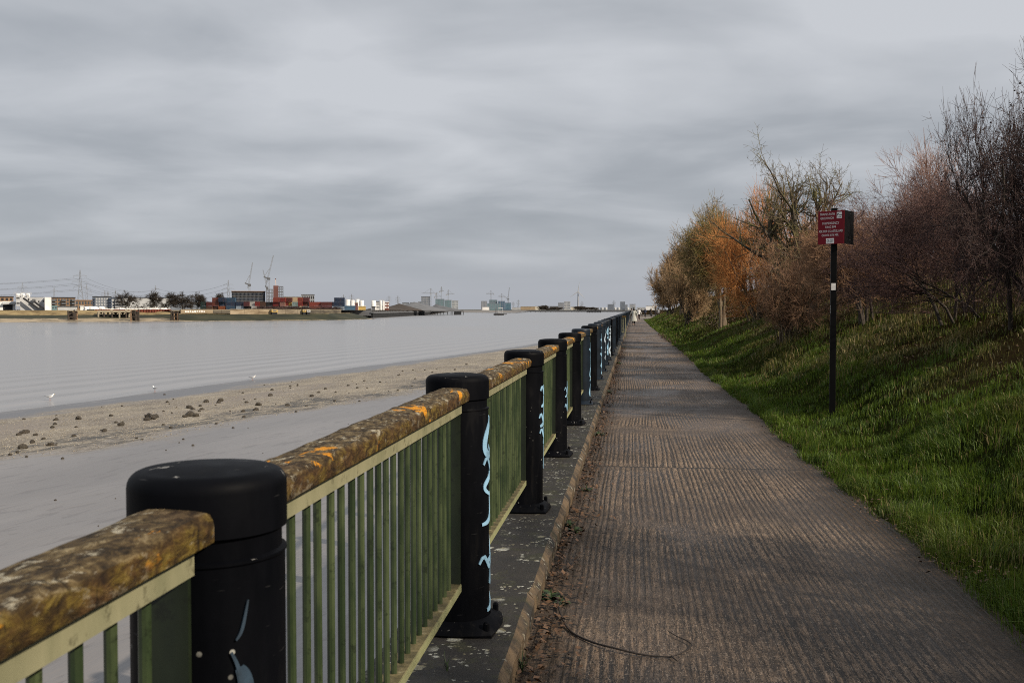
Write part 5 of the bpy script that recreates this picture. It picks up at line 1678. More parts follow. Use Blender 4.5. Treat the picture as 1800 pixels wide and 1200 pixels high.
building('flats', 'lower dull brown building just behind the tall pylon', 133.3, 164, 527, 680, 'brown', 14, roof='brown', wins=(6, 2, 'glass'))
building('flats', 'navy and pale apartment block with wraparound balconies, left of the bare trees', 163.5, 196, 521, 640, 'bluegrey', 18, roof='dark', wins=(7, 4, 'lgrey'), bands=(4, ((-.02, .12), (.86, 1.02)), 'navy'))
building('flats', 'low blue grey wing joined to the right of the navy apartment block', 196.5, 216, 523, 650, 'bluegrey', 18, roof='navy', wins=(4, 3, 'lgrey'), bands=(3, ((.3, .8),), 'grey'))
building('warehouse', 'long pale blue grey warehouse behind the round bare trees', 216, 300, 522.2, 700, 'lgrey', 30, roof='navy')
building('warehouse', 'low grey warehouse behind the right of the bare trees', 300, 356, 531, 720, 'bluegrey', 20, roof='dgrey')
t = building('cabin', 'small teal site cabin at the foot of the white block', 91.3, 101, 536.8, 575, 'teal', 3, roof='teal', wins=(2, 1, 'glass'), cat='cabin')
t = building('shed', 'low pale grey canopy shed beside the teal cabin', 102, 136, 538, 580, 'lgrey', 8, roof='dgrey', cat='shed')
building('kiosk', 'small white box cabin at the foot of the tall pylon', 141.5, 147.5, 536.8, 560, 'white', 3, roof='lgrey', cat='cabin')


# bare trees on the far bank
def far_tree(px, x0, x1, yt, D, seed, label, twig='bark_dark'):
    z0 = LZ - .3; p = far(px, D, z0)
    return tree('bare_tree', label, 'tree', p, 'far', hz(yt, D) - z0, W(x0, x1, D), D * .75, seed, 'bark_dark', twig, group='bare trees on the far bank')


far_tree(229, 207, 252, 515.5, 600, 3, 'large round dark bare tree in front of the long warehouse')
far_tree(274, 262, 290, 514.5, 620, 5, 'bare tree below the small pylon, left one of a pair')
far_tree(292, 276, 308, 515.5, 610, 6, 'bare tree, right one of the pair below the small pylon')
far_tree(325, 308, 345, 516, 615, 8, 'bare tree left of the container stacks, wide crown')
far_tree(347, 334, 360, 517, 640, 9, 'smaller bare tree touching the first containers')
far_tree(386, 378, 398, 516.5, 700, 10, 'thin bare tree behind the containers near the mid pylon')
for i, (a_, c_, y_) in enumerate(((440, 480, 538.5), (476, 520, 539), (505, 560, 539.5), (552, 590, 540))):
    z0 = LZ - .3; D = 575; p = far((a_ + c_) / 2, D, z0)
    tree('scrub_bush', 'low dark scrub on the quay in front of the containers', 'bush', p, 'far', hz(y_, D) - z0, W(a_, c_, D) * 1.1, D * .7, 60 + i, 'bark_dark', 'twig_dark', group='dark scrub on the quay')

# white bagged heaps and barge like pile above the rusty quay
r = random.Random(4); hm = MB()
n_ = 0
for i in range(46):
    px = 150 + 142 * i / 45; D = 500 + r.uniform(-4, 4)
    t = fthing('bulk_bag', 'white bulk bag in the long heap above the rusty quay', 'bag', px + r.uniform(-1, 1), D, LZ - .35, r.uniform(-.6, .6), 'white bulk bags on the quay')
    s = r.uniform(.55, 1.05) * (1.35 if 150 < px < 185 else 1)
    m = MB(); m.cbox(-s, s, -s * .8, s * .8, 0, s * 1.15 + (0.5 if 152 < px < 182 else 0), .3 * s); m.build('sack', C['white'], t)
    MB().tube([(-s * .5, 0, s * 1.1), (-s * .2, 0, s * 1.5), (s * .2, 0, s * 1.5), (s * .5, 0, s * 1.1)], .06, 4).build('handle', C['cream'], t)

# ---- timber dolphins, jetty, rusty quay
def dolphin(px0, px1, D, yt, label, n=7, seed=0):
    r = random.Random(seed); t = fthing('mooring_dolphin', label, 'mooring piles', (px0 + px1) / 2, D, WZ, 0, 'timber mooring dolphins')
    w_ = W(px0, px1, D); top = hz(yt, D) - WZ
    for i in range(n):
        x_ = -w_ / 2 + .3 + (w_ - .6) * i / (n - 1); y_ = r.choice((0, 1.8, 3.4)); h_ = top * r.uniform(.8, 1.02)
        MB().tube([(x_ + r.uniform(-.3, .3), y_ + r.uniform(-.5, .5), -2), (x_, y_, h_)], .32, 7).build('pile', C['timber'] if r.random() < .8 else C['brown'], t)
    for z_ in (.38, .72):
        MB().box(-w_ / 2, w_ / 2, -.35, -.05, top * z_, top * z_ + .35).build('waling', C['timber'], t)
    MB().box(-w_ / 2 - .3, w_ / 2 + .2, .2, 3.2, top * .90, top * .97).build('cap_beam', C['conc'], t)
    return t


dolphin(118.5, 137, 443, 544.5, 'stout timber mooring dolphin standing alone left of the jetty', 8, 1)
dolphin(229, 245.5, 452, 543.5, 'dark timber mooring dolphin at the right end of the arched jetty', 8, 2)
dolphin(300, 315, 462, 544.5, 'timber mooring dolphin at the right end of the rusty wall', 8, 3)
t = fthing('sheet_pile_quay', 'rusty red sheet pile quay wall behind the jetty and dolphins', 'quay wall', 234, 478, 0)
uu = lambda px: W(234, px, 478)
m = MB(); z0_, z1_ = hz(552.3, 478), hz(543.6, 478)
nn_ = 96
for i in range(nn_):
    a_ = uu(167) + (uu(302) - uu(167)) * i / nn_; c_ = uu(167) + (uu(302) - uu(167)) * (i + 1) / nn_
    y_ = 0 if i % 2 else .45
    m.box(a_, c_ + .01, y_ + .002 * i, 1.5, z0_, z1_)
m.build('piling', fm('rusty sheet piles', (.17, .045, .028), .9, .5, .6), t)
MB().box(uu(167), uu(302), .8, 1.6, z0_ - 1.1, z0_ - .02).build('foot_beam', C['conc'], t)
MB().box(uu(153), uu(166.8), .5, 1.5, z0_ - .6, z1_).build('dark_return', C['dark'], t)
t = fthing('jetty', 'pale concrete jetty on many dark legs with arched bays, before the rusty quay', 'jetty', 208, 462, 0)
uu = lambda px: W(208, px, 462)
MB().box(uu(172), uu(231), 0, 6, hz(548.6, 462), hz(545.2, 462)).build('deck', C['conc'], t)
for i, px in enumerate((173, 178, 183, 190, 197, 203.5, 210, 216, 222, 227)):
    MB().tube([(uu(px), .3 + (i % 2) * 2.2, WZ - 1), (uu(px), .3 + (i % 2) * 2.2, hz(548.6, 462) + .02)], .42, 7).build('leg', C['timber'] if i % 3 else C['conc'], t)
for a_, c_ in ((173, 183), (183, 197), (197, 210), (210, 222)):
    MB().bar((uu(a_), .2, hz(548.7, 462)), (uu(a_) + 1.0, .2, hz(552, 462)), .4).bar((uu(c_), .2, hz(548.7, 462)), (uu(c_) - 1.0, .2, hz(552, 462)), .4).build('brace', C['conc'], t)
for px in (196.5, 222.5): MB().box(uu(px) - .5, uu(px) + .5, -.1, .6, hz(548, 462), hz(543.6, 462)).build('bollard_block', C['conc'], t)
MB().box(uu(197), uu(226), 3, 3.6, WZ - .5, hz(549, 462)).build('back_wall', C['dark'], t)
# small derrick frame over the jetty
t = fthing('derrick', 'spindly pale lattice derrick rising behind the jetty', 'derrick', 236, 500, LZ - .3)
m = MB(); zt5 = lambda y: hz(y, 500) - (LZ - .3)
for a_, c_ in (((229, 541), (233, 530)), ((241, 541), (236, 530)), ((233, 530), (242, 533)), ((231, 536), (239, 536))):
    m.bar((W(236, a_[0], 500), 0, zt5(a_[1])), (W(236, c_[0], 500), 0, zt5(c_[1])), .28)
m.build('frame', C['lgrey'], t)

# ---- concrete flood wall to the right
q0, q1 = far(316, 503), far(680, 640)


def bankD(px):
    q = V[5][:, :2] * .7 + V[6][:, :2] * .3; dd = q @ FWD[:2]; pp = 900 + F * (q @ RGT[:2]) / dd; o_ = np.argsort(pp)
    return float(np.interp(px, pp[o_], dd[o_]))


def wall_run(px0, px1, y0, y1, Da, Db, mat, label, name='flood_wall', thick=1.2, capm=None):
    Da, Db = bankD(px0), bankD(px1)
    pa, pb = far(px0, Da, 0), far(px1, Db, 0)
    d_ = np.array(pb) - np.array(pa); L = np.linalg.norm(d_); t = empty(name, pa, math.atan2(d_[1], d_[0]), label, 'wall', 'lengths of flood wall on the far bank')
    za, zb_ = hz(y1, (Da + Db) / 2), hz(y0, (Da + Db) / 2)
    n = max(2, int(L / 6)); m = MB()
    for i in range(n):
        a_, c_ = L * i / n, L * (i + 1) / n - .12
        m.box(a_, c_, 0, thick, za, zb_)
    m.box(0, L, .12, thick, za, zb_ - .05)
    m.build('panels', mat, t)
    MB().box(-.05, L, -.12, thick + .1, zb_, zb_ + .22).build('coping', capm or C['conc'], t)
    return t


tanw = streaky('stained tan concrete', (.14, .10, .06), (.30, .235, .155), (.38, .31, .22), .3)
darkw = streaky('dark stained concrete', (.035, .03, .024), (.075, .065, .05), (.14, .12, .09), .3)
t = wall_run(318, 375, 544.3, 550.3, 500, 520, tanw, 'tan wall with white graffiti, left length of the far flood wall')
m = MB(); r = random.Random(3)
for i in range(9):
    x_ = 2 + i * 1.1; m.box(x_, x_ + .75, -.03, .01, hz(549, 490) + r.random() * .3, hz(545.5, 490) - r.random() * .3)
m.build('graffiti', C['white'], t)
wall_run(375, 405, 544.8, 551, 523, 533, darkw, 'dark stained length of flood wall between two tan lengths')
wall_run(405, 480, 544.0, 552, 531, 558, tanw, 'long tan length of flood wall left of the yellow cabin')
wall_run(480, 545, 544.3, 552, 558, 585, streaky('greyish stained concrete', (.11, .09, .065), (.22, .18, .13), (.28, .24, .18), .3), 'greyish tan length of flood wall between the two yellow cabins')
wall_run(545, 600, 544.6, 551.5, 586, 612, darkw, 'dark patchy length of flood wall right of the small yellow cabin')


def cabin(px0, px1, y0, y1, D, col, label):
    t = fthing('cabin', label, 'cabin', (px0 + px1) / 2, D, hz(y1, D), .3); w_ = W(px0, px1, D); h_ = hz(y0, D) - hz(y1, D)
    MB().cbox(-w_ / 2, w_ / 2, 0, 2.5, 0, h_, .12).build('shell', C[col], t); MB().box(-w_ / 2 - .1, w_ / 2 + .1, -.1, 2.6, h_, h_ + .15).build('roof', C['cream'], t)
    MB().box(-w_ * .3, w_ * .25, -.05, .02, h_ * .35, h_ * .75).build('window', C['dgrey'], t)
    MB().box(-w_ / 2 + .2, w_ / 2 - .2, .4, 2.2, -1.6, -.01).build('stand', C['dark'], t)


cabin(477.5, 489, 544.2, 548.6, bankD(483) - 2.6, 'yellow', 'yellow control cabin perched on the far flood wall')
cabin(532.5, 538.5, 544.3, 548.2, bankD(535) - 2.6, 'yellow', 'small yellow cabin on the flood wall farther right')
cabin(539.5, 546, 544.8, 548.4, bankD(543) - 2.6, 'lgrey', 'small grey cabin next to the small yellow one')

# ---- dark wharf and jetty
pa, pb = far(655, 640), far(757.5, 1020)
d_ = pb - pa; L = float(np.linalg.norm(d_)); ang = math.atan2(d_[1], d_[0])
wh = empty('wharf_wall', (pa[0], pa[1], 0), ang, 'black sheet piled wharf wall running out to the point', 'wharf')
m = MB(); n = 120
for i in range(n): m.box(L * i / n, L * (i + .62) / n, -.5, 1, WZ - 1, -1.0 + 0.001 * (i % 7))
m.box(0, L, 0, 1.0, WZ - 1, -1.1); m.build('piling', C['dark'], wh)
MB().box(-.5, L + .3, -.8, 1.2, -1.0, -.1).build('capping', C['dgrey'], wh)
m = MB()
for i in range(46): m.box(L * i / 46, L * i / 46 + .6, -.4, 0, -.1, .95)
m.box(0, L, -.3, -.1, .7, .95); m.build('fender_rail', C['timber'], wh)
MB().box(0, L, .4, 120, -2.5, .9).build('fill', C['steel'], wh)
# sloping mud apron in front of it
ap = [V[2][k] for k in range(len(sfine)) if pxs[k] > 600]
t = fthing('pier', 'dark pier on slender legs beyond the end of the wharf wall', 'pier', 786, 1010, 0)
uu = lambda px: W(786, px, 1010)
MB().box(uu(757.5), uu(815), 0, 8, hz(547.6, 1010), hz(545.4, 1010)).build('deck', C['steel'], t)
for px in (760, 764.5, 769, 774, 780, 786.5, 793, 796, 814.5):
    MB().box(uu(px) - .3, uu(px) + .3, 1, 1.6, WZ - 1, hz(547.6, 1010) + .01).build('leg', C['dark'], t)
MB().box(uu(798), uu(811), .5, 6, WZ - .5, hz(547.6, 1010) - .02).build('fender', C['dark'], t)
spit = [at(805, 549.0, WZ), at(880, 549.8, WZ)]
m = MB(); pts_ = [far(800, 1750), far(905, 1500), far(930, 1900), far(800, 2300)]
m.add([(p[0], p[1], z_) for p, z_ in zip(pts_, (-3.6, -3.7, -1.2, -.4))], [(0, 1, 2, 3)])
tag(m.build('mud_spit', plain('grey mud spit', (.17, .16, .15), .8, .2, .02)), kind='structure')


# ---- aggregate heaps
def heap(px, x0, x1, yt, D, col, label, seed):
    z0 = LZ - .3; w_ = W(x0, x1, D); h_ = hz(yt, D) - z0; o_ = W(px, (x0 + x1) / 2, D)
    nr, na = 9, 22; vs = []; fs = []
    for i in range(nr + 1):
        q = i / nr
        for k in range(na):
            a_ = 2 * PI * k / na; rr = w_ / 2 * q * (1 + .12 * (vnoise(np.array(3 * math.cos(a_)), np.array(3 * math.sin(a_)), 1, seed) - .5))
            zz = h_ * (1 - q) ** 1.05 * (1 + .1 * (vnoise(np.array(a_ * 3), np.array(q * 6), 1, seed) - .5)) if i < nr else -.6
            vs.append((rr * math.cos(a_) + o_ * q, rr * math.sin(a_), float(zz)))
    for i in range(nr):
        for k in range(na):
            a_, c_ = i * na + k, i * na + (k + 1) % na; fs.append((a_, a_ + na, c_ + na, c_))
    p = far(px, D + 25, z0)
    o = MB().add(vs, fs).build('aggregate_heap', C[col], None, True, 60); o.location = p; o.rotation_euler.z = YAW
    return tag(o, label, 'heap', 'gravel heaps on the wharf')


heap(728, 680, 790, 530.5, 900, 'steel', 'tall grey brown gravel heap behind the wharf wall', 1)
heap(703, 655, 745, 533.5, 850, 'timber', 'brown gravel heap left of the tallest one', 2)
heap(668, 640, 720, 536.5, 800, 'timber', 'low dark heap beside the white tanks', 3)
heap(766, 748, 812, 534.8, 1080, 'dgrey', 'dark heap to the right, before the glass towers', 4)

# ---- white tanks, yellow and red plant between containers and heaps
for i, (a_, c_, yt, col) in enumerate(((607, 616, 526.5, 'white'), (616, 624, 527.5, 'white'), (625, 632, 526, 'white'), (632, 640, 528, 'white'), (652, 661, 528.5, 'white'), (667, 672, 528, 'white'), (672.5, 676, 529, 'white'))):
    D = 760; z0 = LZ - .3; t = fthing('tank', ('white storage tank in the cluster beside the blue containers' if i < 4 else 'white storage tank right of the gap, near the heaps'), 'tank', (a_ + c_) / 2, D, z0, 0, 'white tanks on the far bank')
    rr = W(a_, c_, D) / 2; h_ = hz(yt, D) - z0
    MB().lathe([(rr, -1), (rr, h_ * .96), (rr * .92, h_), (.1, h_ * 1.02)], 18).build('shell', C[col], t, True, 40)
    m = MB()
    for k in range(8):
        a2 = 2 * PI * k / 8; m.box(rr * .9 * math.cos(a2) - .06, rr * .9 * math.cos(a2) + .06, rr * .9 * math.sin(a2) - .06, rr * .9 * math.sin(a2) + .06, h_ * .98, h_ + 1.1)
    m.build('railing', C['lgrey'], t)
building('shed', 'blue low shed in front of the white tanks', 604, 625, 537.2, 700, 'blue', 8, roof='blue', cat='shed')
building('plant_unit', 'yellow plant unit right of the blue shed', 630, 643, 537.5, 700, 'yellow', 6, roof='cream', cat='plant unit')
building('plant_unit', 'brown hopper unit between the white tanks', 624.5, 629.5, 532, 720, 'brick', 5, roof='brown', cat='plant unit')
building('plant_unit', 'red and white stepped unit at the right end of the tanks', 676.5, 684, 530.5, 740, 'rust', 6, roof='white', wins=(3, 2, 'white'), cat='plant unit')
building('office', 'white office with a dark roof sign among the tanks', 655, 668, 529.5, 790, 'white', 8, roof='dark', wins=(4, 2, 'dgrey'))
building('hut', 'small grey hut on the quay below the tanks', 654, 660, 538.5, 660, 'dgrey', 4, roof='dark', cat='hut')

# ---- containers
def container_meshes(L):
    b_ = MB(); Wd, H_ = 2.44, 2.59
    n = 22
    for y_, sgn in ((-Wd / 2, -1), (Wd / 2, 1)):
        for i in range(n):
            a_ = -L / 2 + .16 + (L - .32) * i / n; c_ = a_ + (L - .32) / n * .55
            b_.box(a_, c_, min(y_, y_ - sgn * .05), max(y_, y_ - sgn * .05), .16, H_ - .12)
    b_.box(-L / 2 + .1, L / 2 - .1, -Wd / 2 + .045, Wd / 2 - .045, .15, H_ - .05)
    for sx in (-1, 1):
        for sy in (-1, 1): b_.box(sx * L / 2 - (.16 if sx > 0 else 0), sx * L / 2 + (.16 if sx < 0 else 0), sy * Wd / 2 - (.16 if sy > 0 else 0), sy * Wd / 2 + (.16 if sy < 0 else 0), 0, H_)
        b_.box(sx * L / 2 - (.1 if sx > 0 else 0.0), sx * L / 2 + (.1 if sx < 0 else 0), -Wd / 2 + .16, Wd / 2 - .16, 0.0, .14).box(sx * L / 2 - (.1 if sx > 0 else 0), sx * L / 2 + (.1 if sx < 0 else 0), -Wd / 2 + .16, Wd / 2 - .16, H_ - .12, H_)
    for sy in (-1, 1):
        for z_ in (0, H_ - .11): b_.box(-L / 2 + .16, L / 2 - .16, sy * Wd / 2 - (.1 if sy > 0 else 0), sy * Wd / 2 + (.1 if sy < 0 else 0), z_, z_ + .11)
    d_ = MB()
    for sy in (0, 1): d_.box(-L / 2 + .02, -L / 2 + .09, -1.05 + sy * 1.06, -.01 + sy * 1.06, .15, H_ - .13)
    for y_ in (-.8, -.3, .3, .8): d_.box(-L / 2 - .02, -L / 2 + .019, y_ - .03, y_ + .03, .15, H_ - .13)
    return b_.mesh('body'), d_.mesh('door')


def fn(b, p):
    c = b.coord(); n = b.noise(b.mapping(c, (.6, .6, .3)), 1.3, 5, .7)
    b.put(p.inputs['Base Color'], b.mix(b.math('MULTIPLY', b.step(n, .52, .68), .6), b.objcol(), (.10, .05, .035))); p.inputs['Roughness'].default_value = .65


M['cont'] = material('container paint', fn)
CM = {6: container_meshes(6.06), 12: container_meshes(12.19)}
for a_ in CM.values():
    for q in a_: q.materials.append(M['cont'])
CC = dict(darkgreen=(.020, .050, .045), darkred=(.13, .030, .026), redbrown=(.19, .055, .038), brown=(.11, .055, .035), blue=(.035, .085, .15), navy=(.020, .040, .085), orange=(.33, .10, .035), lightblue=(.38, .46, .54), white=(.66, .65, .62), black=(.018, .017, .018), red=(.26, .035, .030), yellow=(.45, .28, .06), teal=(.30, .40, .40), greygreen=(.20, .24, .22), maroon=(.14, .040, .045), scarlet=(.30, .060, .040), pink=(.40, .22, .18))
ys_c = {0: 545.4, 1: 538.0, 2: 530.6}
clist = [(353, 363, 0, 'darkgreen', 'behind the dark tree at the left end'), (354, 364, 1, 'darkgreen', 'top of the left end stack'), (364, 374, 0, 'brown', ''), (364, 375, 1, 'darkred', ''), (374, 385, 0, 'brown', ''), (375, 386, 1, 'redbrown', ''), (374, 385, 2, 'redbrown', ''),
         (385, 397, 0, 'orange', ''), (385.5, 397, 1, 'blue', ''), (385, 397, 2, 'navy', ''), (398, 415, 0, 'blue', ''), (397.5, 415.5, 1, 'navy', ''), (398, 415, 2, 'blue', ''), (416, 429, 0, 'lightblue', ''), (416, 429, 1, 'navy', ''), (430, 442, 0, 'black', ''), (429.5, 440, 1, 'maroon', ''),
         (443, 452.5, 0, 'white', ''), (440, 448, 1, 'white', ''), (449, 457, 1, 'red', ''), (453, 460.5, 0, 'redbrown', ''), (461, 468.5, 0, 'white', ''), (458, 468, 1, 'brown', ''), (469, 481, 0, 'black', ''), (469, 480, 1, 'black', ''), (481, 493, 0, 'darkred', ''), (480.5, 492, 1, 'red', ''), (481, 493, 2, 'scarlet', ''),
         (494, 502, 0, 'maroon', ''), (493, 502, 1, 'pink', ''), (494, 503, 2, 'red', ''), (503, 513, 0, 'white', ''), (503, 508, 1, 'red', ''), (508.5, 513, 1, 'yellow', ''), (504, 514, 2, 'darkred', ''), (514, 526, 0, 'lightblue', ''), (514.5, 524, 1, 'teal', ''), (525, 532, 1, 'red', ''), (524, 533, 2, 'scarlet', ''),
         (531, 541.5, 0, 'greygreen', ''), (533, 543, 1, 'redbrown', ''), (534, 544, 2, 'maroon', ''), (544, 565, 0, 'redbrown', ''), (544, 565.5, 1, 'scarlet', ''), (566, 584, 0, 'maroon', ''), (565.5, 585, 1, 'darkred', ''), (586, 605, 0, 'lightblue', ''), (585.5, 606, 1, 'navy', ''), (588, 606, 2, 'navy', '')]
shade = dict(darkgreen='dark green', darkred='dark red', redbrown='red brown', lightblue='pale blue', greygreen='grey green', scarlet='bright rust red', pink='faded pink')
names_row = {0: 'bottom', 1: 'middle', 2: 'top'}


def near_words(px):
    for lim, s in ((366, 'at the left end of the container yard'), (380, 'under the thin bare tree'), (398, 'below the mid pylon'), (416, 'left of the scaffolded block'), (432, 'under the left half of the scaffolded block'), (450, 'under the left crane'), (470, 'under the right half of the scaffolded block'), (494, 'below the red tower under construction'), (514, 'right of the red tower'), (530, 'left of the distant dark block'), (545, 'below the distant dark block'), (566, 'in the long rust red stacks'), (586, 'beside the navy end stack'), (700, 'in the end stack beside the white tanks')):
        if px < lim: return s


seen = {}
for (a_, c_, row, col, _) in clist:
    D = 615; w_ = W(a_, c_, D); kk = 12 if w_ > 5.6 else 6
    rot = random.uniform(-.06, .06)
    p = far((a_ + c_) / 2, D + random.uniform(-1.5, 1.5), hz(ys_c[row], D))
    o = empty('shipping_container', p, YAW + rot)
    sx = w_ / (12.19 if kk == 12 else 6.06); hs = 2.58 / 2.59
    L0 = 12.19 if kk == 12 else 6.06
    for q in CM[kk]:
        ch = link(q.name.split('.')[0], q, None, o); ch.color = (*[c_c * .72 for c_c in CC[col]], 1); ch.scale = (sx, 1, 1)
    base = '%s shipping container, %s of stack, %s' % (shade.get(col, col), names_row[row], near_words((a_ + c_) / 2))
    tag(o, base, 'container', 'stacked shipping containers')
    seen.setdefault(base, []).append(o)
for bl, os_ in seen.items():
    for i, o in enumerate(os_):
        if len(os_) > 1: o['label'] = bl + (', left one' if i == 0 else ', right one')

# ---- building sites behind the containers
t = building('scaffolded_block', 'wide dark block wrapped in scaffolding under a brownish temporary roof', 408, 466.5, 512.5, 760, 'navy', 26, roof='brick')
w_ = W(408, 466.5, 760); h_ = hz(512.5, 760) - LZ; m = MB()
for i in range(26): m.box(-w_ / 2 + w_ * i / 25 - .09, -w_ / 2 + w_ * i / 25 + .09, -1.3, -1.1, 0, h_ - .5)
for j in range(7): m.box(-w_ / 2, w_ / 2, -1.35, -1.31, h_ * j / 7 + 1, h_ * j / 7 + 1.25)
m.build('scaffold', C['steel'], t)
MB().box(-w_ / 2 - .4, w_ / 2 + .4, -2, 27, h_ + .3, h_ + .7).build('temporary_roof', C['brown'], t)
for j in range(3): MB().box(-w_ / 2, w_ / 2, -.12, -.02, h_ * (.2 + .25 * j), h_ * (.2 + .25 * j) + 1.2).build('window_band', C['dark'], t)


def frame_tower(label, px0, px1, yt, D, col, floors, cols, solid=None):
    z0 = LZ - .3; w_ = W(px0, px1, D); h_ = hz(yt, D) - z0; t = fthing('unfinished_tower', label, 'building', (px0 + px1) / 2, D, z0)
    for j in range(floors + 1): MB().box(-w_ / 2, w_ / 2, 0, w_, h_ * j / floors - .5, h_ * j / floors).build('floor_slab', C[col], t)
    for i in range(cols + 1):
        x_ = -w_ / 2 + .25 + (w_ - .5) * i / cols
        for y_ in (.25, w_ - .25): MB().box(x_ - .25, x_ + .25, y_ - .24, y_ + .24, -1, h_ - .02).build('column', C[col], t)
    if solid: MB().box(-w_ / 2 - .1 + solid[0] * w_, -w_ / 2 + solid[1] * w_, -.15, w_ + .1, -1, h_ + .4).build('core', C[solid[2]], t)
    return t


frame_tower('open grey concrete frame beside the red tower', 468.5, 480.5, 508, 760, 'steel', 6, 4)
frame_tower('red tower under construction with an open frame right side', 481.2, 498.5, 503, 770, 'dgrey', 9, 5, (.0, .5, 'brick'))
building('building', 'low tan roofed building just above the rust red containers', 499, 531, 521, 800, 'tan', 14, roof='grey')
building('office', 'distant dark flat topped block above the red containers', 530, 553, 517.2, 860, 'grey', 16, roof='dgrey', wins=(7, 3, 'dark'))


# ---- cranes, pylons, turbine
def lattice(m, a, c_, w_, n, th, taper=1.0):
    a, c_ = Vector(a), Vector(c_); d_ = (c_ - a); L = d_.length; d_.normalize()
    rf = Vector((0, 1, 0)) if abs(d_.y) < .9 else Vector((1, 0, 0)); u_ = d_.cross(rf).normalized(); v_ = u_.cross(d_).normalized()
    cor = lambda s, k: a + d_ * L * s + (u_ * (1 if k in (0, 1) else -1) + v_ * (1 if k in (0, 3) else -1)) * (w_ / 2 * (1 + (taper - 1) * s))
    for k in range(4):
        m.bar(cor(0, k), cor(1, k), th)
        for i in range(n):
            m.bar(cor(i / n, k), cor((i + 1) / n, (k + 1) % 4), th * .6)
    return m


def luffing_crane(px, D, yb, ym, tip, back, label, col='lattice', w_=1.8, th=.32):
    t = fthing('luffing_crane', label, 'crane', px, D, LZ - .3, 0, 'cranes on the skyline')
    z_ = lambda y: hz(y, D) - (LZ - .3); x_ = lambda p: W(px, p, D)
    lattice(MB(), (0, 0, 0), (0, 0, z_(ym)), w_, 12, th).build('mast', C[col], t)
    lattice(MB(), (back[0] and x_(back[0]), 0, z_(back[1])), (x_(tip[0]), 0, z_(tip[1])), w_ * .9, 14, th, .5).build('jib', C[col], t)
    MB().box(-w_, w_, -w_ * .8, w_ * .8, z_(ym), z_(ym) + 1.7).build('cab', C['dgrey'], t)
    MB().bar((0, 0, z_(ym) + 1), (x_(back[0]) - w_ * 2, 0, z_(ym) + 2.4), .9).build('counterweight', C['dgrey'], t)
    MB().bar((x_(back[0]) - w_ * 1.5, 0, z_(ym) + 2.5), (0, 0, z_(ym) + 8), .3).bar((0, 0, z_(ym) + 8), ((x_(tip[0]) + x_(back[0])) / 2, 0, (z_(tip[1]) + z_(back[1])) / 2), .2).build('tie', C[col], t)
    return t


luffing_crane(439, 765, 512, 503, (445, 461), (436.5, 507), 'slim luffing crane with raised jib over the scaffolded block', w_=1.15, th=.17)
luffing_crane(473, 775, 512, 492, (481.5, 449), (469.5, 496.5), 'tallest luffing crane, jib leaning right, behind the open frame', w_=1.15, th=.17)
luffing_crane(470, 800, 512, 508, (463, 474.5), (470.5, 508), 'short pale crane jib leaning left beside the tallest crane', w_=.9, th=.15)
t = fthing('site_mast', 'short red and white mast on top of the red tower', 'mast', 485, 775, hz(503, 775)); lattice(MB(), (0, 0, 0), (0, 0, hz(490.5, 775) - hz(503, 775)), .8, 6, .2, .3).build('mast', C['palepink'], t)
MB().ball((0, 0, hz(490.5, 775) - hz(503, 775)), .5, 8, 5).build('lamp', C['brick'], t)


def hammerhead(px, D, ym, x0, x1, label, w_=1.3, th=.19, col='lattice'):
    t = fthing('tower_crane', label, 'crane', px, D, LZ - .3, 0, 'cranes on the skyline'); z_ = lambda y: hz(y, D) - (LZ - .3); x_ = lambda p: W(px, p, D)
    lattice(MB(), (0, 0, 0), (0, 0, z_(ym)), w_, 10, th).build('mast', C[col], t)
    lattice(MB(), (x_(x0), 0, z_(ym)), (x_(x1), 0, z_(ym)), w_ * .8, 14, th).build('jib', C[col], t)
    MB().box(-w_ * .6, w_ * .6, -w_ * .7, w_ * .7, z_(ym) - 2.6, z_(ym) - .9).build('cab', C['grey'], t)
    MB().bar((0, 0, z_(ym)), (0, 0, z_(ym) + 7), 1.0).bar((0, 0, z_(ym) + 7), (x_(x0) * .7, 0, z_(ym) + .5), .25).bar((0, 0, z_(ym) + 7), (x_(x1) * .7, 0, z_(ym) + .5), .25).build('apex', C[col], t)
    e = x0 if abs(x0 - px) < abs(x1 - px) else x1
    MB().box(x_(e) - 1.2, x_(e) + 1.2, -.8, .8, z_(ym) - 2.6, z_(ym) - .8).build('counterweight', C['grey'], t)


hammerhead(757.5, 1500, 515, 741, 766, 'tower crane with level jib right of the tall grey block')
hammerhead(776, 1700, 511, 773, 780, 'tall thin tower crane above the glass towers')
hammerhead(788, 1700, 516.5, 785, 799, 'small tower crane on the right of the glass towers')
hammerhead(768, 1700, 521, 764, 776, 'low tower crane jib just over the first glass tower')
hammerhead(863, 2300, 516, 855, 868, 'tower crane over the left of the teal wrapped blocks', 1.8, .28)
hammerhead(882, 2300, 521, 875, 888, 'tower crane over the right of the teal wrapped blocks', 1.8, .28)
luffing_crane(893.5, 2300, 530, 526, (895.5, 505), (892.5, 529), 'luffing crane with near vertical jib right of the teal blocks', w_=2.2, th=.42)


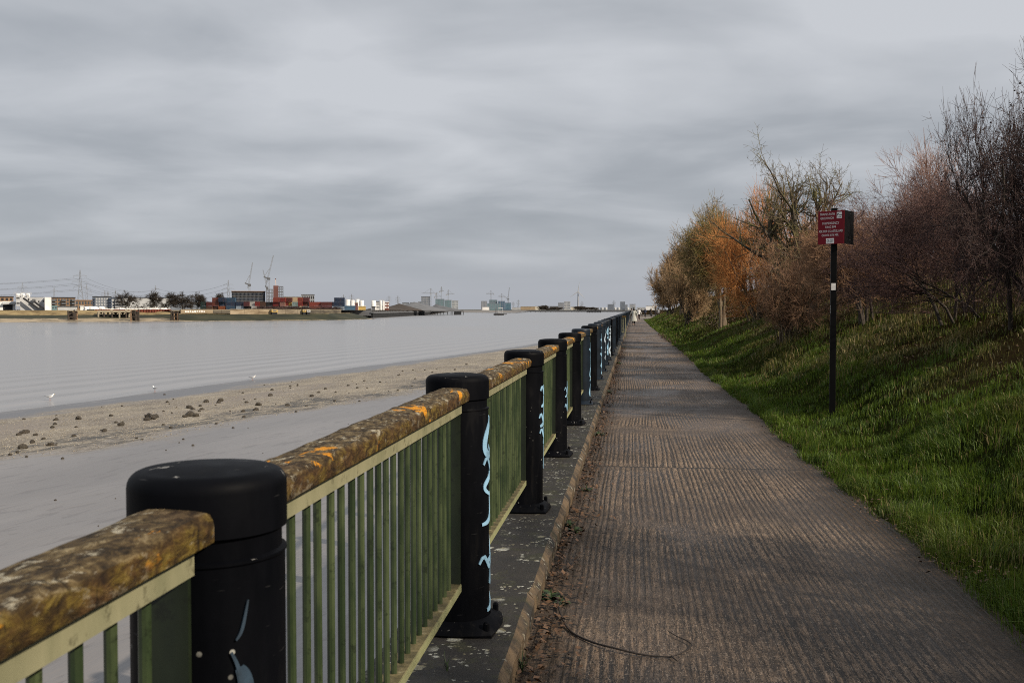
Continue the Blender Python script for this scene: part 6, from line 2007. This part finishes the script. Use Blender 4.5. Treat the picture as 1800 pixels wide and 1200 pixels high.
def pylon(px, yt, D, label, arms=3, th=.42, spread=1.0):
    t = fthing('electricity_pylon', label, 'pylon', px, D, LZ - .5, random.uniform(-.15, .15), 'electricity pylons on the skyline'); Hh = hz(yt, D) - LZ + .5; m = MB()
    bw = Hh * .10; lv = [(0, bw), (.28, bw * .62), (.52, bw * .34), (.95, bw * .12), (1, .05)]
    P = [[Vector((sx * w_, sy * w_, q * Hh)) for sx, sy in ((1, 1), (1, -1), (-1, -1), (-1, 1))] for q, w_ in lv]
    for i in range(4):
        for k in range(4):
            m.bar(P[i][k], P[i + 1][k], th)
            nsub = 2 if i < 3 else 4
            for j in range(nsub):
                a0 = P[i][k].lerp(P[i + 1][k], j / nsub); a1 = P[i][(k + 1) % 4].lerp(P[i + 1][(k + 1) % 4], (j + 1) / nsub)
                b0 = P[i][(k + 1) % 4].lerp(P[i + 1][(k + 1) % 4], j / nsub); b1 = P[i][k].lerp(P[i + 1][k], (j + 1) / nsub)
                m.bar(a0, a1, th * .6); m.bar(b0, b1, th * .6)
    m.build('tower', C['lattice'], t)
    tips = []
    for q, hw in ((.84, .155), (.70, .185), (.56, .155))[:arms]:
        z_ = q * Hh; hw *= Hh * spread; wd = bw * (.34 - (q - .52) / .43 * .22); a_ = MB()
        for s in (-1, 1):
            for sy in (-1, 1):
                a_.bar((s * wd, sy * wd, z_), (s * hw, 0, z_ + .2), th * .7); a_.bar((s * wd, sy * wd, z_ + Hh * .045), (s * hw, 0, z_ + .2), th * .6)
            a_.bar((s * hw, 0, z_ + .2), (s * hw, 0, z_ - 2.6), th * .6)
        a_.build('cross_arm', C['lattice'], t)
        tips += [(s * hw, z_ - 2.6) for s in (-1, 1)]
    return t, tips, Hh


random.seed(3)
mainp, tips, Hm = pylon(142, 474, 1270, 'tallest lattice pylon on the left skyline with three pairs of arms', th=.24)
sp_ = [(40.5, 497, 1900, 'small pylon rising behind the white silos', 2), (96, 505, 2000, 'pylon with one wide arm pair above the brown flats', 1), (153, 500, 1800, 'faint pylon half behind the tallest one', 3), (185, 510, 2300, 'short faint pylon over the navy flats, left of two', 3), (190.5, 511, 2400, 'short faint pylon over the navy flats, right of two', 3), (203.5, 509.5, 2300, 'faint pylon just left of the round bare tree', 3), (274, 501.5, 1900, 'pylon rising out of the pair of bare trees', 2), (402, 492, 1500, 'pylon standing behind the containers left of the scaffolded block', 3),
       (604, 517.5, 2600, 'thin faint pylon above the white tanks, left of two', 3), (618.5, 516.5, 2600, 'thin faint pylon above the white tanks, right of two', 3), (684, 519, 2600, 'thin faint pylon above the red and white unit', 3), (699.5, 519.5, 2600, 'thin faint pylon left of the grey blocks', 3), (902, 530, 3000, 'tiny faint pylon right of the teal blocks, left of two', 3), (911, 526.5, 3000, 'tiny faint pylon right of the teal blocks, right of two', 3), (1079, 527.5, 3000, 'tiny faint pylon left of the pale slab tower', 3), (1023, 529, 3000, 'tiny faint pylon beside the wind turbine', 3)]
pyl = {}
for px, yt, D, lab, na in sp_: pyl[px] = (pylon(px, yt, D, lab, na, th=.00017 * D), D)


def cable(a, c_, sag, r_, lab):
    a, c_ = Vector(a), Vector(c_); t = MB(); pts_ = []
    for i in range(17):
        s = i / 16; p = a.lerp(c_, s) - Vector((0, 0, sag * 4 * s * (1 - s))); pts_.append(p - a)
    o = MB().tube(pts_, r_, 4).build('power_cable', C['cable']); o.location = a
    tag(o, lab, 'cable', 'sagging power cables between pylons')


b270 = far(142, 1270, LZ - .5)
for i, (x_, z_) in enumerate(tips):
    ca = Vector(b270) + Vector((RGT[0] * x_, RGT[1] * x_, z_))
    le = Vector(far(-330, 1200, LZ - .5 + z_)) + Vector((0, x_ * 1.4, 0)); ri = Vector(far(276 + (x_ > 0) * 4, 1900, LZ - .5 + (hz(501.5, 1900)) * (.84, .7, .56)[i // 2]))
    cable(ca, le, 9, .10, 'thin sagging power cable running left from the tallest pylon')
    cable(ca, ri, 11, .10, 'thin sagging power cable running right from the tallest pylon')
for q in (.84, .70, .56):
    ca = Vector(far(275, 1900, LZ + hz(501.5, 1900) * q)); cb = Vector(far(400, 1500, LZ + hz(492, 1500) * q))
    cable(ca, cb, 10, .12, 'faint power cable over the containers toward the mid pylon')
# turbine
t = fthing('wind_turbine', 'white three bladed wind turbine on the far shore', 'wind turbine', 1016, 2500, LZ - 1); D = 2500
hh = hz(512.5, D) - LZ + 1
MB().lathe([(2.2, 0), (1.1, hh), (.2, hh + .5)], 12).build('tower', C['grey'], t, True)
MB().tube([(0, -3, hh), (0, 3, hh)], [1.2, 1.4], 8).build('nacelle', C['lgrey'], t)
for px, y in ((1018.3, 496.5), (1022.3, 519), (1009.5, 517)):
    e = Vector((W(1016, px, D), -3.2, hz(y, D) - LZ + 1)); hb = Vector((0, -3.2, hh)); dv = (e - hb).normalized() * 24
    MB().tube([hb, hb + dv * .2, hb + dv], [.7, 1.1, .2], 6).build('blade', C['lgrey'], t)

# ---- middle distance blocks
building('tower_block', 'tall square grey block, tallest of the far group above the wharf', 740.5, 756, 521, 1500, 'bluegrey', 24, roof='dgrey', wins=(6, 7, 'grey'))
building('tower_block', 'low grey block at the left foot of the tall square one', 735, 740.3, 530.2, 1500, 'bluegrey', 20, roof='grey', wins=(2, 3, 'grey'))
building('tower_block', 'grey slab block between the gravel heaps, right of two', 720.5, 734, 531.2, 1450, 'bluegrey', 20, roof='grey', wins=(5, 3, 'grey'))
building('tower_block', 'grey slab block between the gravel heaps, left of two', 707.2, 719, 531.6, 1450, 'bluegrey', 20, roof='dgrey', wins=(5, 3, 'grey'))
building('tower_block', 'pale glassy block nearest the tall square one', 765.5, 781, 525.5, 1650, 'teal', 24, roof='dgrey', wins=(6, 5, 'bluegrey'))
building('tower_block', 'pale glassy block in the middle of three', 781.5, 793.5, 527, 1680, 'teal', 24, roof='grey', wins=(5, 5, 'bluegrey'))
building('tower_block', 'pale glassy block on the right of three', 794, 805.5, 528, 1700, 'lgrey', 24, roof='grey', wins=(5, 5, 'bluegrey'))
building('tower_block', 'grey brown block at the left of the teal wrapped group', 845.5, 856, 529, 2250, 'grey', 24, roof='grey', wins=(4, 4, 'bluegrey'))
building('tower_block', 'teal wrapped block, tallest of its group', 860, 874, 527, 2250, 'bluegrey', 24, roof='teal', wins=(5, 4, 'teal'))
building('tower_block', 'lower teal netted block beneath the tallest one', 856.5, 881, 533, 2200, 'teal', 20, roof='grey', wins=(8, 3, 'bluegrey'))
building('tower_block', 'blue wrapped block right of the tallest teal one', 875, 887.5, 529, 2230, 'blue', 24, roof='bluegrey', wins=(4, 4, 'bluegrey'))
building('tower_block', 'blue teal wrapped block at the right of its group', 888, 898, 532, 2240, 'blue', 24, roof='bluegrey', wins=(3, 4, 'teal'))
building('house', 'tiny white house on the shore below the teal blocks', 848, 860, 539, 1950, 'white', 10, roof='grey', cat='house')
rr_ = random.Random(8)
for i, (a_, c_, yt, col, lab) in enumerate(((900, 915, 540, 'lgrey', 'low pale grey shed on the far shore, right of the teal blocks'), (915, 941, 538.5, 'tan', 'tan shed on the far shore, wide'), (941, 951, 538, 'cream', 'cream shed beside the dark far trees'), (966, 984, 538, 'dgrey', 'far shed with a dark pitched looking roof'), (981, 991, 532, 'grey', 'grey brown block left of the arched one'), (991.5, 1002.5, 529.8, 'lgrey', 'pale block with an arched top, left of the turbine'), (1003, 1018, 539, 'cream', 'low pale shed at the foot of the turbine'), (1019, 1030, 540, 'navy', 'small navy shed right of the turbine'), (1030, 1053, 540.5, 'grey', 'low grey shed above the far jetty'), (1068, 1079, 534.5, 'bluegrey', 'squat grey block above the pale tanks'), (1090, 1098.5, 530.2, 'bluegrey', 'pale slab tower above the end of the railing'), (1098.8, 1103, 535.5, 'grey', 'small block attached right of the slab tower'), (1106.5, 1117, 534.3, 'lgrey', 'pale block behind the walkers'), (1119, 1134, 540, 'lgrey', 'long low pale building behind the walkers'), (1135, 1151, 537.3, 'white', 'white flat roofed building at the end of the path'))):
    building('building' if col not in ('bluegrey',) else 'tower_block', lab, a_, c_, yt, 2350 + rr_.uniform(-60, 60), col, 22, roof='dgrey' if i in (3, 14) else 'grey', wins=(5, 3, 'bluegrey') if c_ - a_ < 13 and yt < 537 else None)
for i, (a_, c_) in enumerate(((1055, 1061), (1061.5, 1067.5), (1078, 1083.5), (1084, 1090), (1100, 1106))):
    D = 2300; t = fthing('tank', 'pale domed storage tank on the far right shore', 'tank', (a_ + c_) / 2, D, LZ - 1, 0, 'pale tanks on the far right shore'); rr = W(a_, c_, D) / 2; h_ = hz(540, D) - LZ + 1
    MB().lathe([(rr, 0), (rr, h_ * .8), (rr * .8, h_ * .95), (.2, h_)], 16).build('shell', C['lgrey'], t, True, 40)
    MB().box(-.3, .3, -rr - .3, -rr, 0, h_ * .8).build('ladder', C['grey'], t)
for i, (px, x0, x1, yt) in enumerate(((956, 948, 964, 537), (975, 968, 990, 540), (1040, 1030, 1052, 540), (1026, 1014, 1036, 538.5))):
    D = 2200; z0 = -.7; p = far(px, D, z0)
    tree('distant_tree', 'tiny dark tree clump on the far downstream shore', 'tree', p, 'far', hz(yt, D) - z0, W(x0, x1, D), 1600, 130 + i, 'bark_dark', 'bark_dark', group='dark trees on the downstream shore')
# downstream piers
t = fthing('pier', 'long thin dark pier line across the water at the far right', 'pier', 1000, 1950, 0); D = 1950
MB().box(W(1000, 900, D), W(1000, 1113, D), 0, 6, hz(546.6, D), hz(545.4, D)).build('deck', C['dgrey'], t)
for px in range(905, 1112, 9): MB().box(W(1000, px, D) - .5, W(1000, px, D) + .5, 1, 2, WZ - 1, hz(546.6, D) - .01).build('leg', C['dgrey'], t)
t = fthing('jetty', 'dark jetty head standing in the river, right of the turbine', 'jetty', 1044, 1650, 0); D = 1650
MB().box(W(1044, 1031, D), W(1044, 1056.5, D), 0, 10, hz(548.6, D), hz(545.2, D)).build('deck', C['dark'], t)
for px in (1032, 1036, 1041, 1046, 1051, 1055.5): MB().box(W(1044, px, D) - .6, W(1044, px, D) + .6, 1, 2.2, WZ - 1, hz(548.6, D) - .02).build('leg', C['dark'], t)
for px in (1034, 1052): MB().box(W(1044, px, D) - .8, W(1044, px, D) + .8, 2, 4, hz(545.2, D) + .01, hz(542.8, D)).build('post', C['dgrey'], t)

# ---- work boat
D = 925; t = fthing('work_boat', 'small dark work boat with a lattice mast and pale wheelhouse frame on the river', 'boat', 877, D, WZ, .15)
x_ = lambda px: W(877, px, D); z_ = lambda y: hz(y, D) - WZ
hm_ = MB(); Lh = x_(885.5) - x_(867.5)
poly = [(-Lh / 2, -1.6), (Lh * .36, -1.9), (Lh / 2, -.4), (Lh / 2, .4), (Lh * .36, 1.9), (-Lh / 2, 1.6)]
hm_.prism(poly, -.4, z_(551)); hm_.build('hull', C['dark'], t)
MB().box(x_(885.3), x_(891), -.6, .6, z_(552.8), z_(550.6)).build('bow_platform', C['dgrey'], t)
lattice(MB(), (x_(871), 0, z_(551)), (x_(872), 0, z_(542)), 1.0, 6, .18, .6).build('mast', C['steel'], t)
m = MB()
for px in (876.5, 883):
    for y_ in (-1, 1): m.box(x_(px) - .1, x_(px) + .1, y_ - .1, y_ + .1, z_(551), z_(541.8))
m.build('posts', C['lgrey'], t); MB().box(x_(876), x_(883.8), -1.3, 1.3, z_(542), z_(541.2)).build('canopy', C['white'], t)
MB().box(x_(874), x_(880), -1, 1, z_(551), z_(547.2)).build('wheelhouse', C['grey'], t)
